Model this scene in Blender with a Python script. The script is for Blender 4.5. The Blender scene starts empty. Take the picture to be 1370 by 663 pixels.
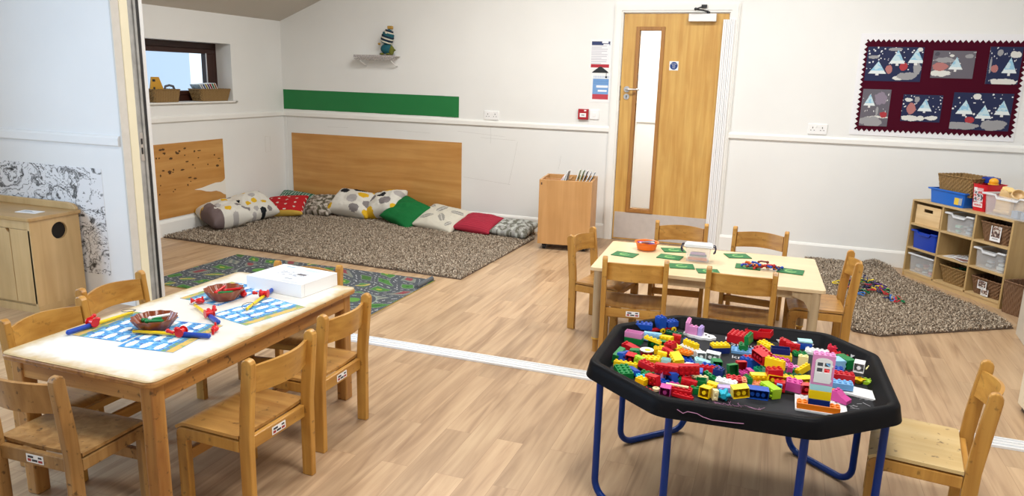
import bpy, bmesh, math, random
from mathutils import Vector, Matrix, noise
C = bpy.context.scene
COL = C.collection
R = math.radians
PI = math.pi

# ------------------------------------------------------------------ camera
YAW, PITCH, ROLL = -0.342884, 0.225682, 0.027738
f_ = Vector((math.sin(YAW)*math.cos(PITCH), math.cos(YAW)*math.cos(PITCH), -math.sin(PITCH)))
r0 = Vector((math.cos(YAW), -math.sin(YAW), 0))
u0 = r0.cross(f_)
r_ = math.cos(ROLL)*r0 + math.sin(ROLL)*u0
u_ = -math.sin(ROLL)*r0 + math.cos(ROLL)*u0
cam = bpy.data.objects.new('camera', bpy.data.cameras.new('camera'))
COL.objects.link(cam)
M = Matrix((r_, u_, -f_)).transposed().to_4x4()
M.translation = (5.0681, -6.7627, 1.4561)
cam.matrix_world = M
cam.data.sensor_width = 36
cam.data.lens = 26.006
cam.data.clip_start = 0.05
C.camera = cam

# ------------------------------------------------------------------ world, light, exposure
w = bpy.data.worlds.new('world'); C.world = w; w.use_nodes = True
w.node_tree.nodes['Background'].inputs[0].default_value = (0.72, 0.85, 1.0, 1)
w.node_tree.nodes['Background'].inputs[1].default_value = 1.0
C.view_settings.view_transform = 'Standard'
C.view_settings.look = 'None'
C.view_settings.exposure = 0.80
C.view_settings.gamma = 1.0
C.view_settings.use_curve_mapping = False

def area(name, loc, rot, sx, sy, power, col):
    l = bpy.data.lights.new(name, 'AREA'); l.shape = 'RECTANGLE'; l.size = sx; l.size_y = sy
    l.energy = power; l.color = col
    o = bpy.data.objects.new(name, l); COL.objects.link(o); o.location = loc; o.rotation_euler = rot
    return o
WARM = (1.0, 0.99, 0.965)
area('ceiling_lamp', (3.0, -1.9, 2.92), (0, 0, 0), 1.2, 0.6, 37, WARM)
area('ceiling_lamp', (5.1, -1.9, 3.10), (0, 0, 0), 1.2, 0.6, 36, WARM)
area('ceiling_lamp', (3.3, -5.0, 3.10), (0, 0, 0), 1.2, 0.6, 24, (1, .99, .975))
area('ceiling_lamp', (5.4, -5.2, 3.10), (0, 0, 0), 1.2, 0.6, 40, (1, .99, .975))
area('daylight_window', (0.06, -5.9, 1.5), (R(90), 0, R(-90)), 1.6, 1.3, 62, (0.48, 0.72, 1.0))
area('corridor_lamp', (4.0, 0.95, 2.35), (0, 0, 0), 0.9, 0.5, 22, (1, .98, .95))

# ------------------------------------------------------------------ helpers
def lin(r, g, b):
    def f(c):
        c /= 255.0
        return c/12.92 if c <= .04045 else ((c+.055)/1.055)**2.4
    return (f(r), f(g), f(b), 1)

def mat(name, col, rough=.5, spec=.5, metal=0, noise_amt=0, nscale=20, bump=0, bscale=200, trans=0, alpha=1, ior=1.45, coat=0):
    m = bpy.data.materials.new(name); m.use_nodes = True
    nt = m.node_tree; b = nt.nodes['Principled BSDF']
    b.inputs['Base Color'].default_value = col
    b.inputs['Roughness'].default_value = rough
    b.inputs['Specular IOR Level'].default_value = spec
    b.inputs['Metallic'].default_value = metal
    b.inputs['Transmission Weight'].default_value = trans
    b.inputs['Alpha'].default_value = alpha
    b.inputs['IOR'].default_value = ior
    b.inputs['Coat Weight'].default_value = coat
    if noise_amt or bump:
        tc = nt.nodes.new('ShaderNodeTexCoord')
        if noise_amt:
            n = nt.nodes.new('ShaderNodeTexNoise'); n.inputs['Scale'].default_value = nscale; n.inputs['Detail'].default_value = 4
            nt.links.new(tc.outputs['Object'], n.inputs['Vector'])
            mr = nt.nodes.new('ShaderNodeMapRange'); mr.inputs[1].default_value = .3; mr.inputs[2].default_value = .7
            mr.inputs[3].default_value = 1-noise_amt; mr.inputs[4].default_value = 1+noise_amt*.4
            nt.links.new(n.outputs[0], mr.inputs[0])
            mx = nt.nodes.new('ShaderNodeVectorMath'); mx.operation = 'SCALE'
            mx.inputs[0].default_value = col[:3]
            nt.links.new(mr.outputs[0], mx.inputs['Scale']); nt.links.new(mx.outputs[0], b.inputs['Base Color'])
        if bump:
            n2 = nt.nodes.new('ShaderNodeTexNoise'); n2.inputs['Scale'].default_value = bscale
            nt.links.new(tc.outputs['Object'], n2.inputs['Vector'])
            bp = nt.nodes.new('ShaderNodeBump'); bp.inputs['Strength'].default_value = bump; bp.inputs['Distance'].default_value = .002
            nt.links.new(n2.outputs[0], bp.inputs['Height']); nt.links.new(bp.outputs[0], b.inputs['Normal'])
    return m

def wood(name, light, dark, axis='z', scale=1.0, rough=.38, vary=.10, contrast=1.0, wear=0):
    """streaked timber: noise stretched along the grain axis, blotches, a per object tint"""
    m = bpy.data.materials.new(name); m.use_nodes = True
    nt = m.node_tree; N = nt.nodes; L = nt.links; b = N['Principled BSDF']
    b.inputs['Roughness'].default_value = rough
    tc = N.new('ShaderNodeTexCoord'); mp = N.new('ShaderNodeMapping')
    s = [22*scale]*3; s['xyz'.index(axis)] = 1.6*scale
    mp.inputs['Scale'].default_value = s
    L.new(tc.outputs['Object'], mp.inputs['Vector'])
    oi = N.new('ShaderNodeObjectInfo')
    ad = N.new('ShaderNodeVectorMath'); ad.operation = 'ADD'
    sc = N.new('ShaderNodeVectorMath'); sc.operation = 'SCALE'; sc.inputs[0].default_value = (13, 7, 29)
    L.new(oi.outputs['Random'], sc.inputs['Scale'])
    L.new(mp.outputs[0], ad.inputs[0]); L.new(sc.outputs[0], ad.inputs[1])
    n = N.new('ShaderNodeTexNoise'); n.inputs['Scale'].default_value = 1.5; n.inputs['Detail'].default_value = 6; n.inputs['Distortion'].default_value = .6
    L.new(ad.outputs[0], n.inputs['Vector'])
    n2 = N.new('ShaderNodeTexNoise'); n2.inputs['Scale'].default_value = 5; n2.inputs['Detail'].default_value = 2
    L.new(tc.outputs['Object'], n2.inputs['Vector'])
    mr = N.new('ShaderNodeMapRange'); mr.inputs[1].default_value = .5-.2/contrast; mr.inputs[2].default_value = .5+.25/contrast
    L.new(n.outputs[0], mr.inputs[0])
    mix = N.new('ShaderNodeMix'); mix.data_type = 'RGBA'
    mix.inputs[6].default_value = dark; mix.inputs[7].default_value = light
    L.new(mr.outputs[0], mix.inputs[0])
    mr2 = N.new('ShaderNodeMapRange'); mr2.inputs[1].default_value = .3; mr2.inputs[2].default_value = .7
    mr2.inputs[3].default_value = 1-vary; mr2.inputs[4].default_value = 1+vary*.5
    L.new(n2.outputs[0], mr2.inputs[0])
    mr3 = N.new('ShaderNodeMapRange'); mr3.inputs[3].default_value = 1-vary*.7; mr3.inputs[4].default_value = 1+vary*.7
    L.new(oi.outputs['Random'], mr3.inputs[0])
    mu = N.new('ShaderNodeMath'); mu.operation = 'MULTIPLY'; L.new(mr2.outputs[0], mu.inputs[0]); L.new(mr3.outputs[0], mu.inputs[1])
    vs = N.new('ShaderNodeVectorMath'); vs.operation = 'SCALE'
    L.new(mix.outputs[2], vs.inputs[0]); L.new(mu.outputs[0], vs.inputs['Scale'])
    out = vs.outputs[0]
    if wear:
        nw = N.new('ShaderNodeTexNoise'); nw.inputs['Scale'].default_value = 38; nw.inputs['Detail'].default_value = 5
        L.new(tc.outputs['Object'], nw.inputs['Vector'])
        rw = N.new('ShaderNodeMapRange'); rw.inputs[1].default_value = .62; rw.inputs[2].default_value = .70
        rw.inputs[3].default_value = 0; rw.inputs[4].default_value = wear
        L.new(nw.outputs[0], rw.inputs[0])
        mw = N.new('ShaderNodeMix'); mw.data_type = 'RGBA'; mw.inputs[7].default_value = (.09, .045, .015, 1)
        L.new(rw.outputs[0], mw.inputs[0]); L.new(out, mw.inputs[6]); out = mw.outputs[2]
    L.new(out, b.inputs['Base Color'])
    return m

def attr_mat(name, rough=.5, spec=.4):
    m = bpy.data.materials.new(name); m.use_nodes = True
    nt = m.node_tree; b = nt.nodes['Principled BSDF']
    a = nt.nodes.new('ShaderNodeAttribute'); a.attribute_name = 'col'
    nt.links.new(a.outputs['Color'], b.inputs['Base Color'])
    b.inputs['Roughness'].default_value = rough; b.inputs['Specular IOR Level'].default_value = spec
    return m

def link(name, me, parent=None, loc=None, rot=None):
    o = bpy.data.objects.new(name, me); COL.objects.link(o)
    if parent: o.parent = parent
    if loc: o.location = loc
    if rot: o.rotation_euler = rot
    return o

class G:
    """collects shapes, then links them as one mesh object"""
    def __init__(s): s.bm = bmesh.new()
    def box(s, c, d, rz=0, m=None, mi=0):
        T = Matrix.Translation(c) @ (m.to_4x4() if m else Matrix.Rotation(rz, 4, 'Z')) @ Matrix.Diagonal((d[0], d[1], d[2], 1))
        g = bmesh.ops.create_cube(s.bm, size=1, matrix=T)
        if mi:
            for f in {f for v in g['verts'] for f in v.link_faces}: f.material_index = mi
        return s
    def b2(s, x0, x1, y0, y1, z0, z1, mi=0):
        return s.box(((x0+x1)/2, (y0+y1)/2, (z0+z1)/2), (x1-x0, y1-y0, z1-z0), mi=mi)
    def cyl(s, p0, p1, r0, r1=None, seg=16, mi=0):
        p0, p1 = Vector(p0), Vector(p1); d = p1-p0
        T = Matrix.Translation((p0+p1)/2) @ d.to_track_quat('Z', 'Y').to_matrix().to_4x4()
        g = bmesh.ops.create_cone(s.bm, cap_ends=True, segments=seg, radius1=r0, radius2=r0 if r1 is None else r1, depth=d.length, matrix=T)
        if mi:
            for f in {f for v in g['verts'] for f in v.link_faces}: f.material_index = mi
        return s
    def ball(s, c, r, seg=12, mi=0):
        sx = r if isinstance(r, (tuple, list)) else (r, r, r)
        g = bmesh.ops.create_uvsphere(s.bm, u_segments=seg, v_segments=max(6, seg*2//3), radius=1, matrix=Matrix.Translation(c) @ Matrix.Diagonal((*sx, 1)))
        if mi:
            for f in {f for v in g['verts'] for f in v.link_faces}: f.material_index = mi
        return s
    def tube(s, pts, r, seg=10):
        pts = [Vector(p) for p in pts]; rings = []
        n = None
        for i, p in enumerate(pts):
            t = (pts[min(i+1, len(pts)-1)]-pts[max(i-1, 0)]).normalized()
            if n is None: n = t.orthogonal().normalized()
            n = (n - t*n.dot(t)).normalized(); b = t.cross(n)
            rings.append([s.bm.verts.new(p+(n*math.cos(a)+b*math.sin(a))*r) for a in [2*PI*k/seg for k in range(seg)]])
        for a, b in zip(rings, rings[1:]):
            for k in range(seg): s.bm.faces.new((a[k], a[(k+1) % seg], b[(k+1) % seg], b[k]))
        s.bm.faces.new(rings[0][::-1]); s.bm.faces.new(rings[-1])
        return s
    def prism(s, poly, ax, a0, a1, mi=0):
        """poly: 2d outline in the plane normal to ax ('x': (y,z), 'y': (x,z), 'z': (x,y))"""
        def P(u, v, t): return {'x': (t, u, v), 'y': (u, t, v), 'z': (u, v, t)}[ax]
        A = [s.bm.verts.new(P(u, v, a0)) for u, v in poly]; B = [s.bm.verts.new(P(u, v, a1)) for u, v in poly]
        n = len(poly); fs = []
        for k in range(n): fs.append(s.bm.faces.new((A[k], A[(k+1) % n], B[(k+1) % n], B[k])))
        fs.append(s.bm.faces.new(A[::-1])); fs.append(s.bm.faces.new(B))
        for f in fs: f.material_index = mi
        return s
    def lathe(s, prof, seg=24, c=(0, 0, 0), mod=None, mi=0):
        rings = []
        for r, z in prof:
            ring = []
            for k in range(seg):
                a = 2*PI*k/seg; rr = r*(mod(a, z) if mod else 1)
                ring.append(s.bm.verts.new((c[0]+rr*math.cos(a), c[1]+rr*math.sin(a), c[2]+z)))
            rings.append(ring)
        fs = []
        for a, b in zip(rings, rings[1:]):
            for k in range(seg): fs.append(s.bm.faces.new((a[k], a[(k+1) % seg], b[(k+1) % seg], b[k])))
        fs.append(s.bm.faces.new(rings[0][::-1])); fs.append(s.bm.faces.new(rings[-1]))
        for f in fs: f.material_index = mi
        return s
    def sheet(s, fn, nu, nv, th=0):
        """surface fn(u,v)->Vector, closed into a slab of thickness th along its normals"""
        g = [[Vector(fn(i/nu, j/nv)) for j in range(nv+1)] for i in range(nu+1)]
        def nrm(i, j):
            a = g[min(i+1, nu)][j]-g[max(i-1, 0)][j]; b = g[i][min(j+1, nv)]-g[i][max(j-1, 0)]
            return a.cross(b).normalized()
        A = [[s.bm.verts.new(g[i][j]) for j in range(nv+1)] for i in range(nu+1)]
        B = [[s.bm.verts.new(g[i][j]-nrm(i, j)*th) for j in range(nv+1)] for i in range(nu+1)]
        F = s.bm.faces.new
        for i in range(nu):
            for j in range(nv):
                F((A[i][j], A[i+1][j], A[i+1][j+1], A[i][j+1])); F((B[i][j], B[i][j+1], B[i+1][j+1], B[i+1][j]))
        for i in range(nu):
            F((A[i][0], B[i][0], B[i+1][0], A[i+1][0])); F((A[i][nv], A[i+1][nv], B[i+1][nv], B[i][nv]))
        for j in range(nv):
            F((A[0][j], A[0][j+1], B[0][j+1], B[0][j])); F((A[nu][j], B[nu][j], B[nu][j+1], A[nu][j+1]))
        return s
    def build(s, name, m, parent=None, loc=None, rot=None, bevel=0, seg=2, smooth=False, recalc=True):
        if recalc: bmesh.ops.recalc_face_normals(s.bm, faces=s.bm.faces)
        me = bpy.data.meshes.new(name); s.bm.to_mesh(me); s.bm.free()
        for x in (m if isinstance(m, (list, tuple)) else [m]): me.materials.append(x)
        if smooth:
            for p in me.polygons: p.use_smooth = True
            me.set_sharp_from_angle(angle=R(40))
        o = link(name, me, parent, loc, rot)
        if bevel:
            b = o.modifiers.new('bevel', 'BEVEL'); b.width = bevel; b.segments = seg; b.limit_method = 'ANGLE'; b.angle_limit = R(35)
            b.harden_normals = False
        return o

def rrect(w, h, r, n=6, cx=0, cy=0):
    o = []
    for sx, sy, a0 in ((1, 1, 0), (-1, 1, 90), (-1, -1, 180), (1, -1, 270)):
        for k in range(n+1):
            a = R(a0+90*k/n); o.append((cx+sx*(w/2-r)+r*math.cos(a), cy+sy*(h/2-r)+r*math.sin(a)))
    return o

def thing(name, label, cat, loc=(0, 0, 0), rz=0, group=None):
    o = bpy.data.objects.new(name, None); COL.objects.link(o); o.empty_display_size = .05
    o.location = loc; o.rotation_euler = (0, 0, rz)
    return tag(o, label, cat, group)
def tag(o, label, cat, group=None, kind=None):
    o['label'] = label; o['category'] = cat
    if group: o['group'] = group
    if kind: o['kind'] = kind
    return o
def struct(o): o['kind'] = 'structure'; return o
def dup(root, loc, rz, label, group=None):
    r = root.copy(); COL.objects.link(r); r.location = loc; r.rotation_euler = (0, 0, rz); r['label'] = label
    if group: r['group'] = group
    for ch in list(root.children):
        c = ch.copy(); COL.objects.link(c); c.parent = r
        for g in ch.children:
            d = g.copy(); COL.objects.link(d); d.parent = c
    return r

PAINT = attr_mat('printed_paper', .55)
PAINTCLOTH = attr_mat('printed_cloth', .85, .2)
def painted(name, w, h, nx, ny, fn, th=.002, plane='wall', parent=None, loc=(0, 0, 0), rot=None, m=None):
    """thin board with a printed pattern fn(u,v)->rgb; plane 'wall' lies in xz facing -y, 'flat' lies in xy facing up"""
    vs, fs, cols = [], [], []
    for j in range(ny+1):
        for i in range(nx+1):
            a, b = (i/nx-.5)*w, (j/ny-.5)*h
            vs.append((a, -th, b) if plane == 'wall' else (a, b, th))
    def c3(c): return (c[0], c[1], c[2], 1)
    for j in range(ny):
        for i in range(nx):
            k = j*(nx+1)+i
            fs.append((k, k+1, k+nx+2, k+nx+1)); cols.append(c3(fn((i+.5)/nx, (j+.5)/ny)))
    n0 = len(vs)
    cr = [0, nx, (nx+1)*(ny+1)-1, (nx+1)*ny]
    for k in cr:
        x, y, z = vs[k]; vs.append((x, 0, z) if plane == 'wall' else (x, y, 0))
    per = [list(range(0, nx+1)), [j*(nx+1)+nx for j in range(ny+1)], [ny*(nx+1)+i for i in range(nx, -1, -1)], [j*(nx+1) for j in range(ny, -1, -1)]]
    for q in range(4):
        e = per[q]; fs.append(tuple([n0+q]+[n0+(q+1) % 4]+e[::-1])); cols.append(c3(fn(.5, .01)))
    fs.append((n0+3, n0+2, n0+1, n0)); cols.append((.7, .7, .7, 1))
    me = bpy.data.meshes.new(name); me.from_pydata(vs, [], fs)
    at = me.color_attributes.new('col', 'FLOAT_COLOR', 'CORNER')
    buf = []
    for p, c in zip(me.polygons, cols): buf.extend(list(c)*p.loop_total)
    at.data.foreach_set('color', buf)
    me.materials.append(m or PAINT)
    return link(name, me, parent, loc, rot)

def text_mesh(s, size, m, name, parent, loc, rot, bold=0, depth=.0004):
    cu = bpy.data.curves.new(name, 'FONT'); cu.body = s; cu.size = size; cu.extrude = depth; cu.offset = bold
    cu.align_x = 'CENTER'; cu.align_y = 'CENTER'
    t = bpy.data.objects.new('tmp', cu); COL.objects.link(t)
    me = bpy.data.meshes.new_from_object(t.evaluated_get(bpy.context.evaluated_depsgraph_get()))
    bpy.data.objects.remove(t)
    me.materials.clear(); me.materials.append(m)
    return link(name, me, parent, loc, rot)

def fbm(x, y, s=0): return noise.fractal((x, y, s), 1.0, 2.0, 4)

# ------------------------------------------------------------------ materials
WALL = mat('wall_paint', (.80, .80, .775, 1), .6, .3, noise_amt=.035, nscale=1.6, bump=.12, bscale=60)
WALLWHITE = mat('white_wall_paint', (.82, .82, .82, 1), .6, .3, noise_amt=.03, nscale=2)
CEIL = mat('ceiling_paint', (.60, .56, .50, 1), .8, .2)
GLOSS = mat('white_gloss_paint', (.84, .83, .79, 1), .3, .5, noise_amt=.03, nscale=3)
WHITE = mat('white_plastic', (.85, .85, .84, 1), .35)
BLACK = mat('black_plastic', (.02, .02, .022, 1), .35)
STEEL = mat('brushed_steel', (.62, .61, .60, 1), .32, .5, .9, noise_amt=.05, nscale=8)
ALU = mat('aluminium', (.78, .79, .80, 1), .35, .5, .35)
DARKGREY = mat('dark_grey', (.10, .10, .11, 1), .5)
CREAM = mat('cream_paint', (.80, .74, .55, 1), .45, noise_amt=.04, nscale=4)
RED = mat('red_plastic', (.62, .012, .015, 1), .28)
YEL = mat('yellow_plastic', (.85, .56, .01, 1), .3)
BLUEP = mat('blue_plastic', (.015, .06, .38, 1), .3)
BROWNF = mat('dark_brown_frame', (.035, .010, .006, 1), .35)
CH_L, CH_D = (.60, .325, .070, 1), (.40, .18, .030, 1)
CHZ = wood('beech_upright', CH_L, CH_D, 'z', 1, .36, .12, wear=.5)
CHX = wood('beech_crosswise', CH_L, CH_D, 'x', 1, .36, .12, wear=.35)
CHY = wood('beech_seat', (.56, .31, .085, 1), (.33, .145, .034, 1), 'y', .8, .34, .14, wear=.6)
T1W = wood('worn_table_wood', (.54, .28, .075, 1), (.30, .12, .028, 1), 'z', 1, .4, .15, wear=.8)
T1X = wood('worn_table_rail', (.50, .25, .065, 1), (.26, .10, .022, 1), 'y', 1, .4, .15, wear=.9)
T2TOP = wood('pale_maple_top', (.72, .57, .35, 1), (.67, .51, .30, 1), 'x', .6, .3, .03)
GREYWOOD = wood('grey_beech_leg', (.50, .38, .23, 1), (.38, .27, .15, 1), 'z', 1, .4, .1)
OAKDOOR = wood('oak_veneer_door', (.66, .41, .12, 1), (.53, .285, .07, 1), 'z', .8, .35, .05, contrast=1.2)
OAKFRAME = wood('oak_bead', (.42, .20, .05, 1), (.30, .13, .03, 1), 'z', 1, .4, .05)
PANELX = wood('oak_laminate', (.62, .33, .10, 1), (.50, .23, .055, 1), 'x', .55, .4, .05, contrast=1.2)
BOXWOOD = wood('beech_laminate', (.60, .33, .13, 1), (.50, .26, .09, 1), 'z', .7, .4, .05)
PINE = wood('pale_pine', (.78, .58, .32, 1), (.62, .41, .19, 1), 'x', .8, .5, .06)
PLYX = wood('birch_ply', (.60, .43, .22, 1), (.50, .34, .15, 1), 'x', .6, .45, .06)
PLYZ = wood('birch_ply_side', (.58, .41, .19, 1), (.46, .30, .12, 1), 'z', .5, .45, .08)
KITW = wood('cupboard_maple', (.62, .43, .21, 1), (.52, .34, .15, 1), 'z', .6, .4, .06)
CLEAR = mat('clear_plastic', (.93, .95, .97, 1), .22, .5, trans=.0, alpha=.20)
CLEAR2 = mat('cloudy_plastic_rim', (.85, .87, .90, 1), .3, .5, alpha=.75)
PAPERW = mat('white_paper', (.86, .86, .86, 1), .6)

def wicker(name, c1, c2, s=1):
    m = bpy.data.materials.new(name); m.use_nodes = True
    nt = m.node_tree; N = nt.nodes; L = nt.links; b = N['Principled BSDF']; b.inputs['Roughness'].default_value = .6
    tc = N.new('ShaderNodeTexCoord')
    wv = N.new('ShaderNodeTexWave'); wv.wave_type = 'BANDS'; wv.bands_direction = 'Z'; wv.inputs['Scale'].default_value = 55*s
    wv.inputs['Distortion'].default_value = 2
    w2 = N.new('ShaderNodeTexWave'); w2.bands_direction = 'X'; w2.inputs['Scale'].default_value = 26*s; w2.inputs['Distortion'].default_value = 1
    L.new(tc.outputs['Object'], wv.inputs['Vector']); L.new(tc.outputs['Object'], w2.inputs['Vector'])
    mu = N.new('ShaderNodeMath'); mu.operation = 'MULTIPLY'; L.new(wv.outputs[1], mu.inputs[0]); L.new(w2.outputs[1], mu.inputs[1])
    mx = N.new('ShaderNodeMix'); mx.data_type = 'RGBA'; mx.inputs[6].default_value = c1; mx.inputs[7].default_value = c2
    L.new(mu.outputs[0], mx.inputs[0]); L.new(mx.outputs[2], b.inputs['Base Color'])
    bp = N.new('ShaderNodeBump'); bp.inputs['Strength'].default_value = .6; bp.inputs['Distance'].default_value = .004
    L.new(mu.outputs[0], bp.inputs['Height']); L.new(bp.outputs[0], b.inputs['Normal'])
    return m
WICK = wicker('golden_wicker', (.19, .105, .03, 1), (.48, .30, .11, 1))
WICKD = wicker('brown_wicker', (.12, .055, .025, 1), (.36, .20, .09, 1))

def floor_mat():
    m = bpy.data.materials.new('wood_vinyl_planks'); m.use_nodes = True
    nt = m.node_tree; N = nt.nodes; L = nt.links; b = N['Principled BSDF']
    tc = N.new('ShaderNodeTexCoord')
    mp = N.new('ShaderNodeMapping'); mp.inputs['Rotation'].default_value = (0, 0, R(90)); mp.inputs['Location'].default_value = (.13, .055, 0)
    L.new(tc.outputs['Object'], mp.inputs['Vector'])
    br = N.new('ShaderNodeTexBrick'); br.offset = .37; br.inputs['Scale'].default_value = 1
    br.inputs['Brick Width'].default_value = .92; br.inputs['Row Height'].default_value = .115; br.inputs['Mortar Size'].default_value = .0007
    br.inputs['Mortar Smooth'].default_value = .2; br.inputs['Bias'].default_value = 0
    br.inputs['Color1'].default_value = (0, 0, 0, 1); br.inputs['Color2'].default_value = (1, 1, 1, 1); br.inputs['Mortar'].default_value = (.3, .3, .3, 1)
    L.new(mp.outputs[0], br.inputs['Vector'])
    m2 = N.new('ShaderNodeMapping'); m2.inputs['Scale'].default_value = (26, 1.7, 26)
    L.new(tc.outputs['Object'], m2.inputs['Vector'])
    off = N.new('ShaderNodeVectorMath'); off.operation = 'MULTIPLY_ADD'; off.inputs[1].default_value = (17, 9, 5)
    L.new(br.outputs['Color'], off.inputs[0]); L.new(m2.outputs[0], off.inputs[2])
    n = N.new('ShaderNodeTexNoise'); n.inputs['Scale'].default_value = 1; n.inputs['Detail'].default_value = 7; n.inputs['Distortion'].default_value = .9
    L.new(off.outputs[0], n.inputs['Vector'])
    m3 = N.new('ShaderNodeMapping'); m3.inputs['Scale'].default_value = (7, 1.1, 7); L.new(tc.outputs['Object'], m3.inputs['Vector'])
    off2 = N.new('ShaderNodeVectorMath'); off2.operation = 'MULTIPLY_ADD'; off2.inputs[1].default_value = (7, 19, 5)
    L.new(br.outputs['Color'], off2.inputs[0]); L.new(m3.outputs[0], off2.inputs[2])
    n3 = N.new('ShaderNodeTexNoise'); n3.inputs['Scale'].default_value = 1; n3.inputs['Detail'].default_value = 3; L.new(off2.outputs[0], n3.inputs['Vector'])
    avg = N.new('ShaderNodeMath'); avg.operation = 'MULTIPLY_ADD'; avg.inputs[1].default_value = .55
    L.new(n.outputs[0], avg.inputs[0])
    h = N.new('ShaderNodeMath'); h.operation = 'MULTIPLY'; h.inputs[1].default_value = .45; L.new(n3.outputs[0], h.inputs[0]); L.new(h.outputs[0], avg.inputs[2])
    cr = N.new('ShaderNodeValToRGB'); L.new(avg.outputs[0], cr.inputs[0])
    e = cr.color_ramp.elements
    e[0].position = .34; e[0].color = (.29, .178, .098, 1); e[1].position = .68; e[1].color = (.56, .395, .238, 1)
    x = e.new(.50); x.color = (.45, .30, .175, 1)
    mr = N.new('ShaderNodeMapRange'); mr.inputs[3].default_value = .90; mr.inputs[4].default_value = 1.07
    L.new(br.outputs['Color'], mr.inputs[0])
    vs = N.new('ShaderNodeVectorMath'); vs.operation = 'SCALE'; L.new(cr.outputs[0], vs.inputs[0]); L.new(mr.outputs[0], vs.inputs['Scale'])
    mt = N.new('ShaderNodeMix'); mt.data_type = 'RGBA'; mt.inputs[7].default_value = (.30, .18, .10, 1)
    L.new(br.outputs['Fac'], mt.inputs[0]); L.new(vs.outputs[0], mt.inputs[6]); L.new(mt.outputs[2], b.inputs['Base Color'])
    b.inputs['Roughness'].default_value = .36; b.inputs['Specular IOR Level'].default_value = .35
    return m
FLOOR = floor_mat()
# ------------------------------------------------------------------ the room
XR, YF = 7.4, -8.6
struct(G().b2(-.3, XR+.1, YF-.1, 2.2, -.1, 0).build('floor', FLOOR))
DX0, DX1, DH = 3.640, 4.560, 2.05
wb = G().b2(-.3, DX0, 0, .14, 0, 3.5).b2(DX1, XR+.1, 0, .14, 0, 3.5).b2(DX0, DX1, 0, .14, DH, 3.5)
struct(wb.build('wall_back', WALL))
WY0, WY1, WZ0, WZ1 = -2.35, -.775, 1.166, 1.700
wl = G().b2(-.28, 0, YF-.1, WY0, 0, 3.0).b2(-.28, 0, WY1, 0, 0, 3.0).b2(-.28, 0, WY0, WY1, 0, WZ0).b2(-.28, 0, WY0, WY1, WZ1, 3.0)
struct(wl.build('wall_left', WALL))
struct(G().b2(XR, XR+.12, YF-.1, .14, 0, 3.5).build('wall_right', WALL))
struct(G().b2(-.3, XR+.1, YF-.12, YF, 0, 3.5).build('wall_front', WALL))
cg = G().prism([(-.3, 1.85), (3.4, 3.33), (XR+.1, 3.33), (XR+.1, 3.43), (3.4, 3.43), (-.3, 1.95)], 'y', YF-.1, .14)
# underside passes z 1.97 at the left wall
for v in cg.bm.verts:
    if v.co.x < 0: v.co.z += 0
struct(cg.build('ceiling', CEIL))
# folded partition beside the track, daylight side faces the front room
PX = 1.385
struct(G().b2(0, PX, -3.39, -3.20, 0, 2.62).build('wall_partition', WALLWHITE))
# end post of the partition: frame, cream strip, metal channel, black seal, pale edge
tp = G(); tp.b2(PX, PX+.012, -3.40, -3.343, 0, 2.6); o = tp.build('trim_1', mat('grey_white_frame', (.62, .60, .56, 1), .4, noise_amt=.05)); struct(o)
o = G().b2(PX, PX+.016, -3.343, -3.283, 0, 2.6).build('trim_2', CREAM, bevel=.003); struct(o)
o = G().b2(PX, PX+.006, -3.283, -3.223, 0, 2.6).b2(PX+.006, PX+.014, -3.283, -3.272, 0, 2.6).b2(PX+.006, PX+.014, -3.240, -3.223, 0, 2.6).build('trim_3', mat('worn_grey_metal', (.42, .42, .41, 1), .4, .5, .3, noise_amt=.25, nscale=14)); struct(o)
G().b2(PX+.006, PX+.011, -3.268, -3.244, .90, 1.07).build('latch_plate', STEEL, o)
G().b2(PX+.010, PX+.012, -3.263, -3.250, 1.00, 1.035).b2(PX+.010, PX+.012, -3.263, -3.250, .94, .98).build('latch_slot', BLACK, o)
o = G().b2(PX, PX+.008, -3.223, -3.197, 0, 2.6).build('trim_4', BLACK); struct(o)
o = G().b2(PX, PX+.012, -3.197, -3.172, 0, 2.6).build('trim_5', ALU); struct(o)

def rail(name, x0, x1, y, z0=.993, h=.052, t=.018, ax='x'):
    prof = [(0, 0), (-t*.75, .002), (-t, .008), (-t, h-.012), (-t*.6, h), (0, h+.004)]
    g = G()
    if ax == 'x': g.prism([(y+a, z0+b) for a, b in prof], 'x', x0, x1)
    else: g.prism([(y-a, z0+b) for a, b in prof], 'y', x0, x1)
    return struct(g.build(name, GLOSS))
def skirt(name, x0, x1, y, ax='x', h=.139, t=.016):
    prof = [(0, 0), (-t, 0), (-t, h-.02), (-t*.5, h-.004), (0, h)]
    g = G()
    if ax == 'x': g.prism([(y+a, b) for a, b in prof], 'x', x0, x1)
    else: g.prism([(y-a, b) for a, b in prof], 'y', x0, x1)
    return struct(g.build(name, GLOSS))
AO0, AO1 = DX0-.072, DX1+.072          # outer edges of the architrave
BW = bpy.data.objects['wall_back']
g = G()
for x0, z0, x1, z1 in ((2.12, .48, 2.62, .44), (2.60, .44, 2.68, .86), (2.40, .83, 2.40, .99), (1.35, .905, 1.75, .895), (2.05, .93, 2.55, .90), (2.30, .88, 2.66, .87), (.55, .90, .80, .905), (3.10, .62, 3.12, .75)):
    g.tube([(x0, 0, z0), ((x0+x1)/2+.004, 0, (z0+z1)/2), (x1, 0, z1)], .0011, 4)
g.build('pencil_mark', mat('faint_pencil', (.50, .49, .46, 1), .9), BW)
g = G().tube([(0, -.325, .79), (0, -.245, .79), (0, -.245, .63), (0, -.325, .63), (0, -.325, .79)], .0011, 4)
g.build('pencil_mark', mat('faint_pencil_line', (.52, .50, .44, 1), .9), bpy.data.objects['wall_left'])
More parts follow.
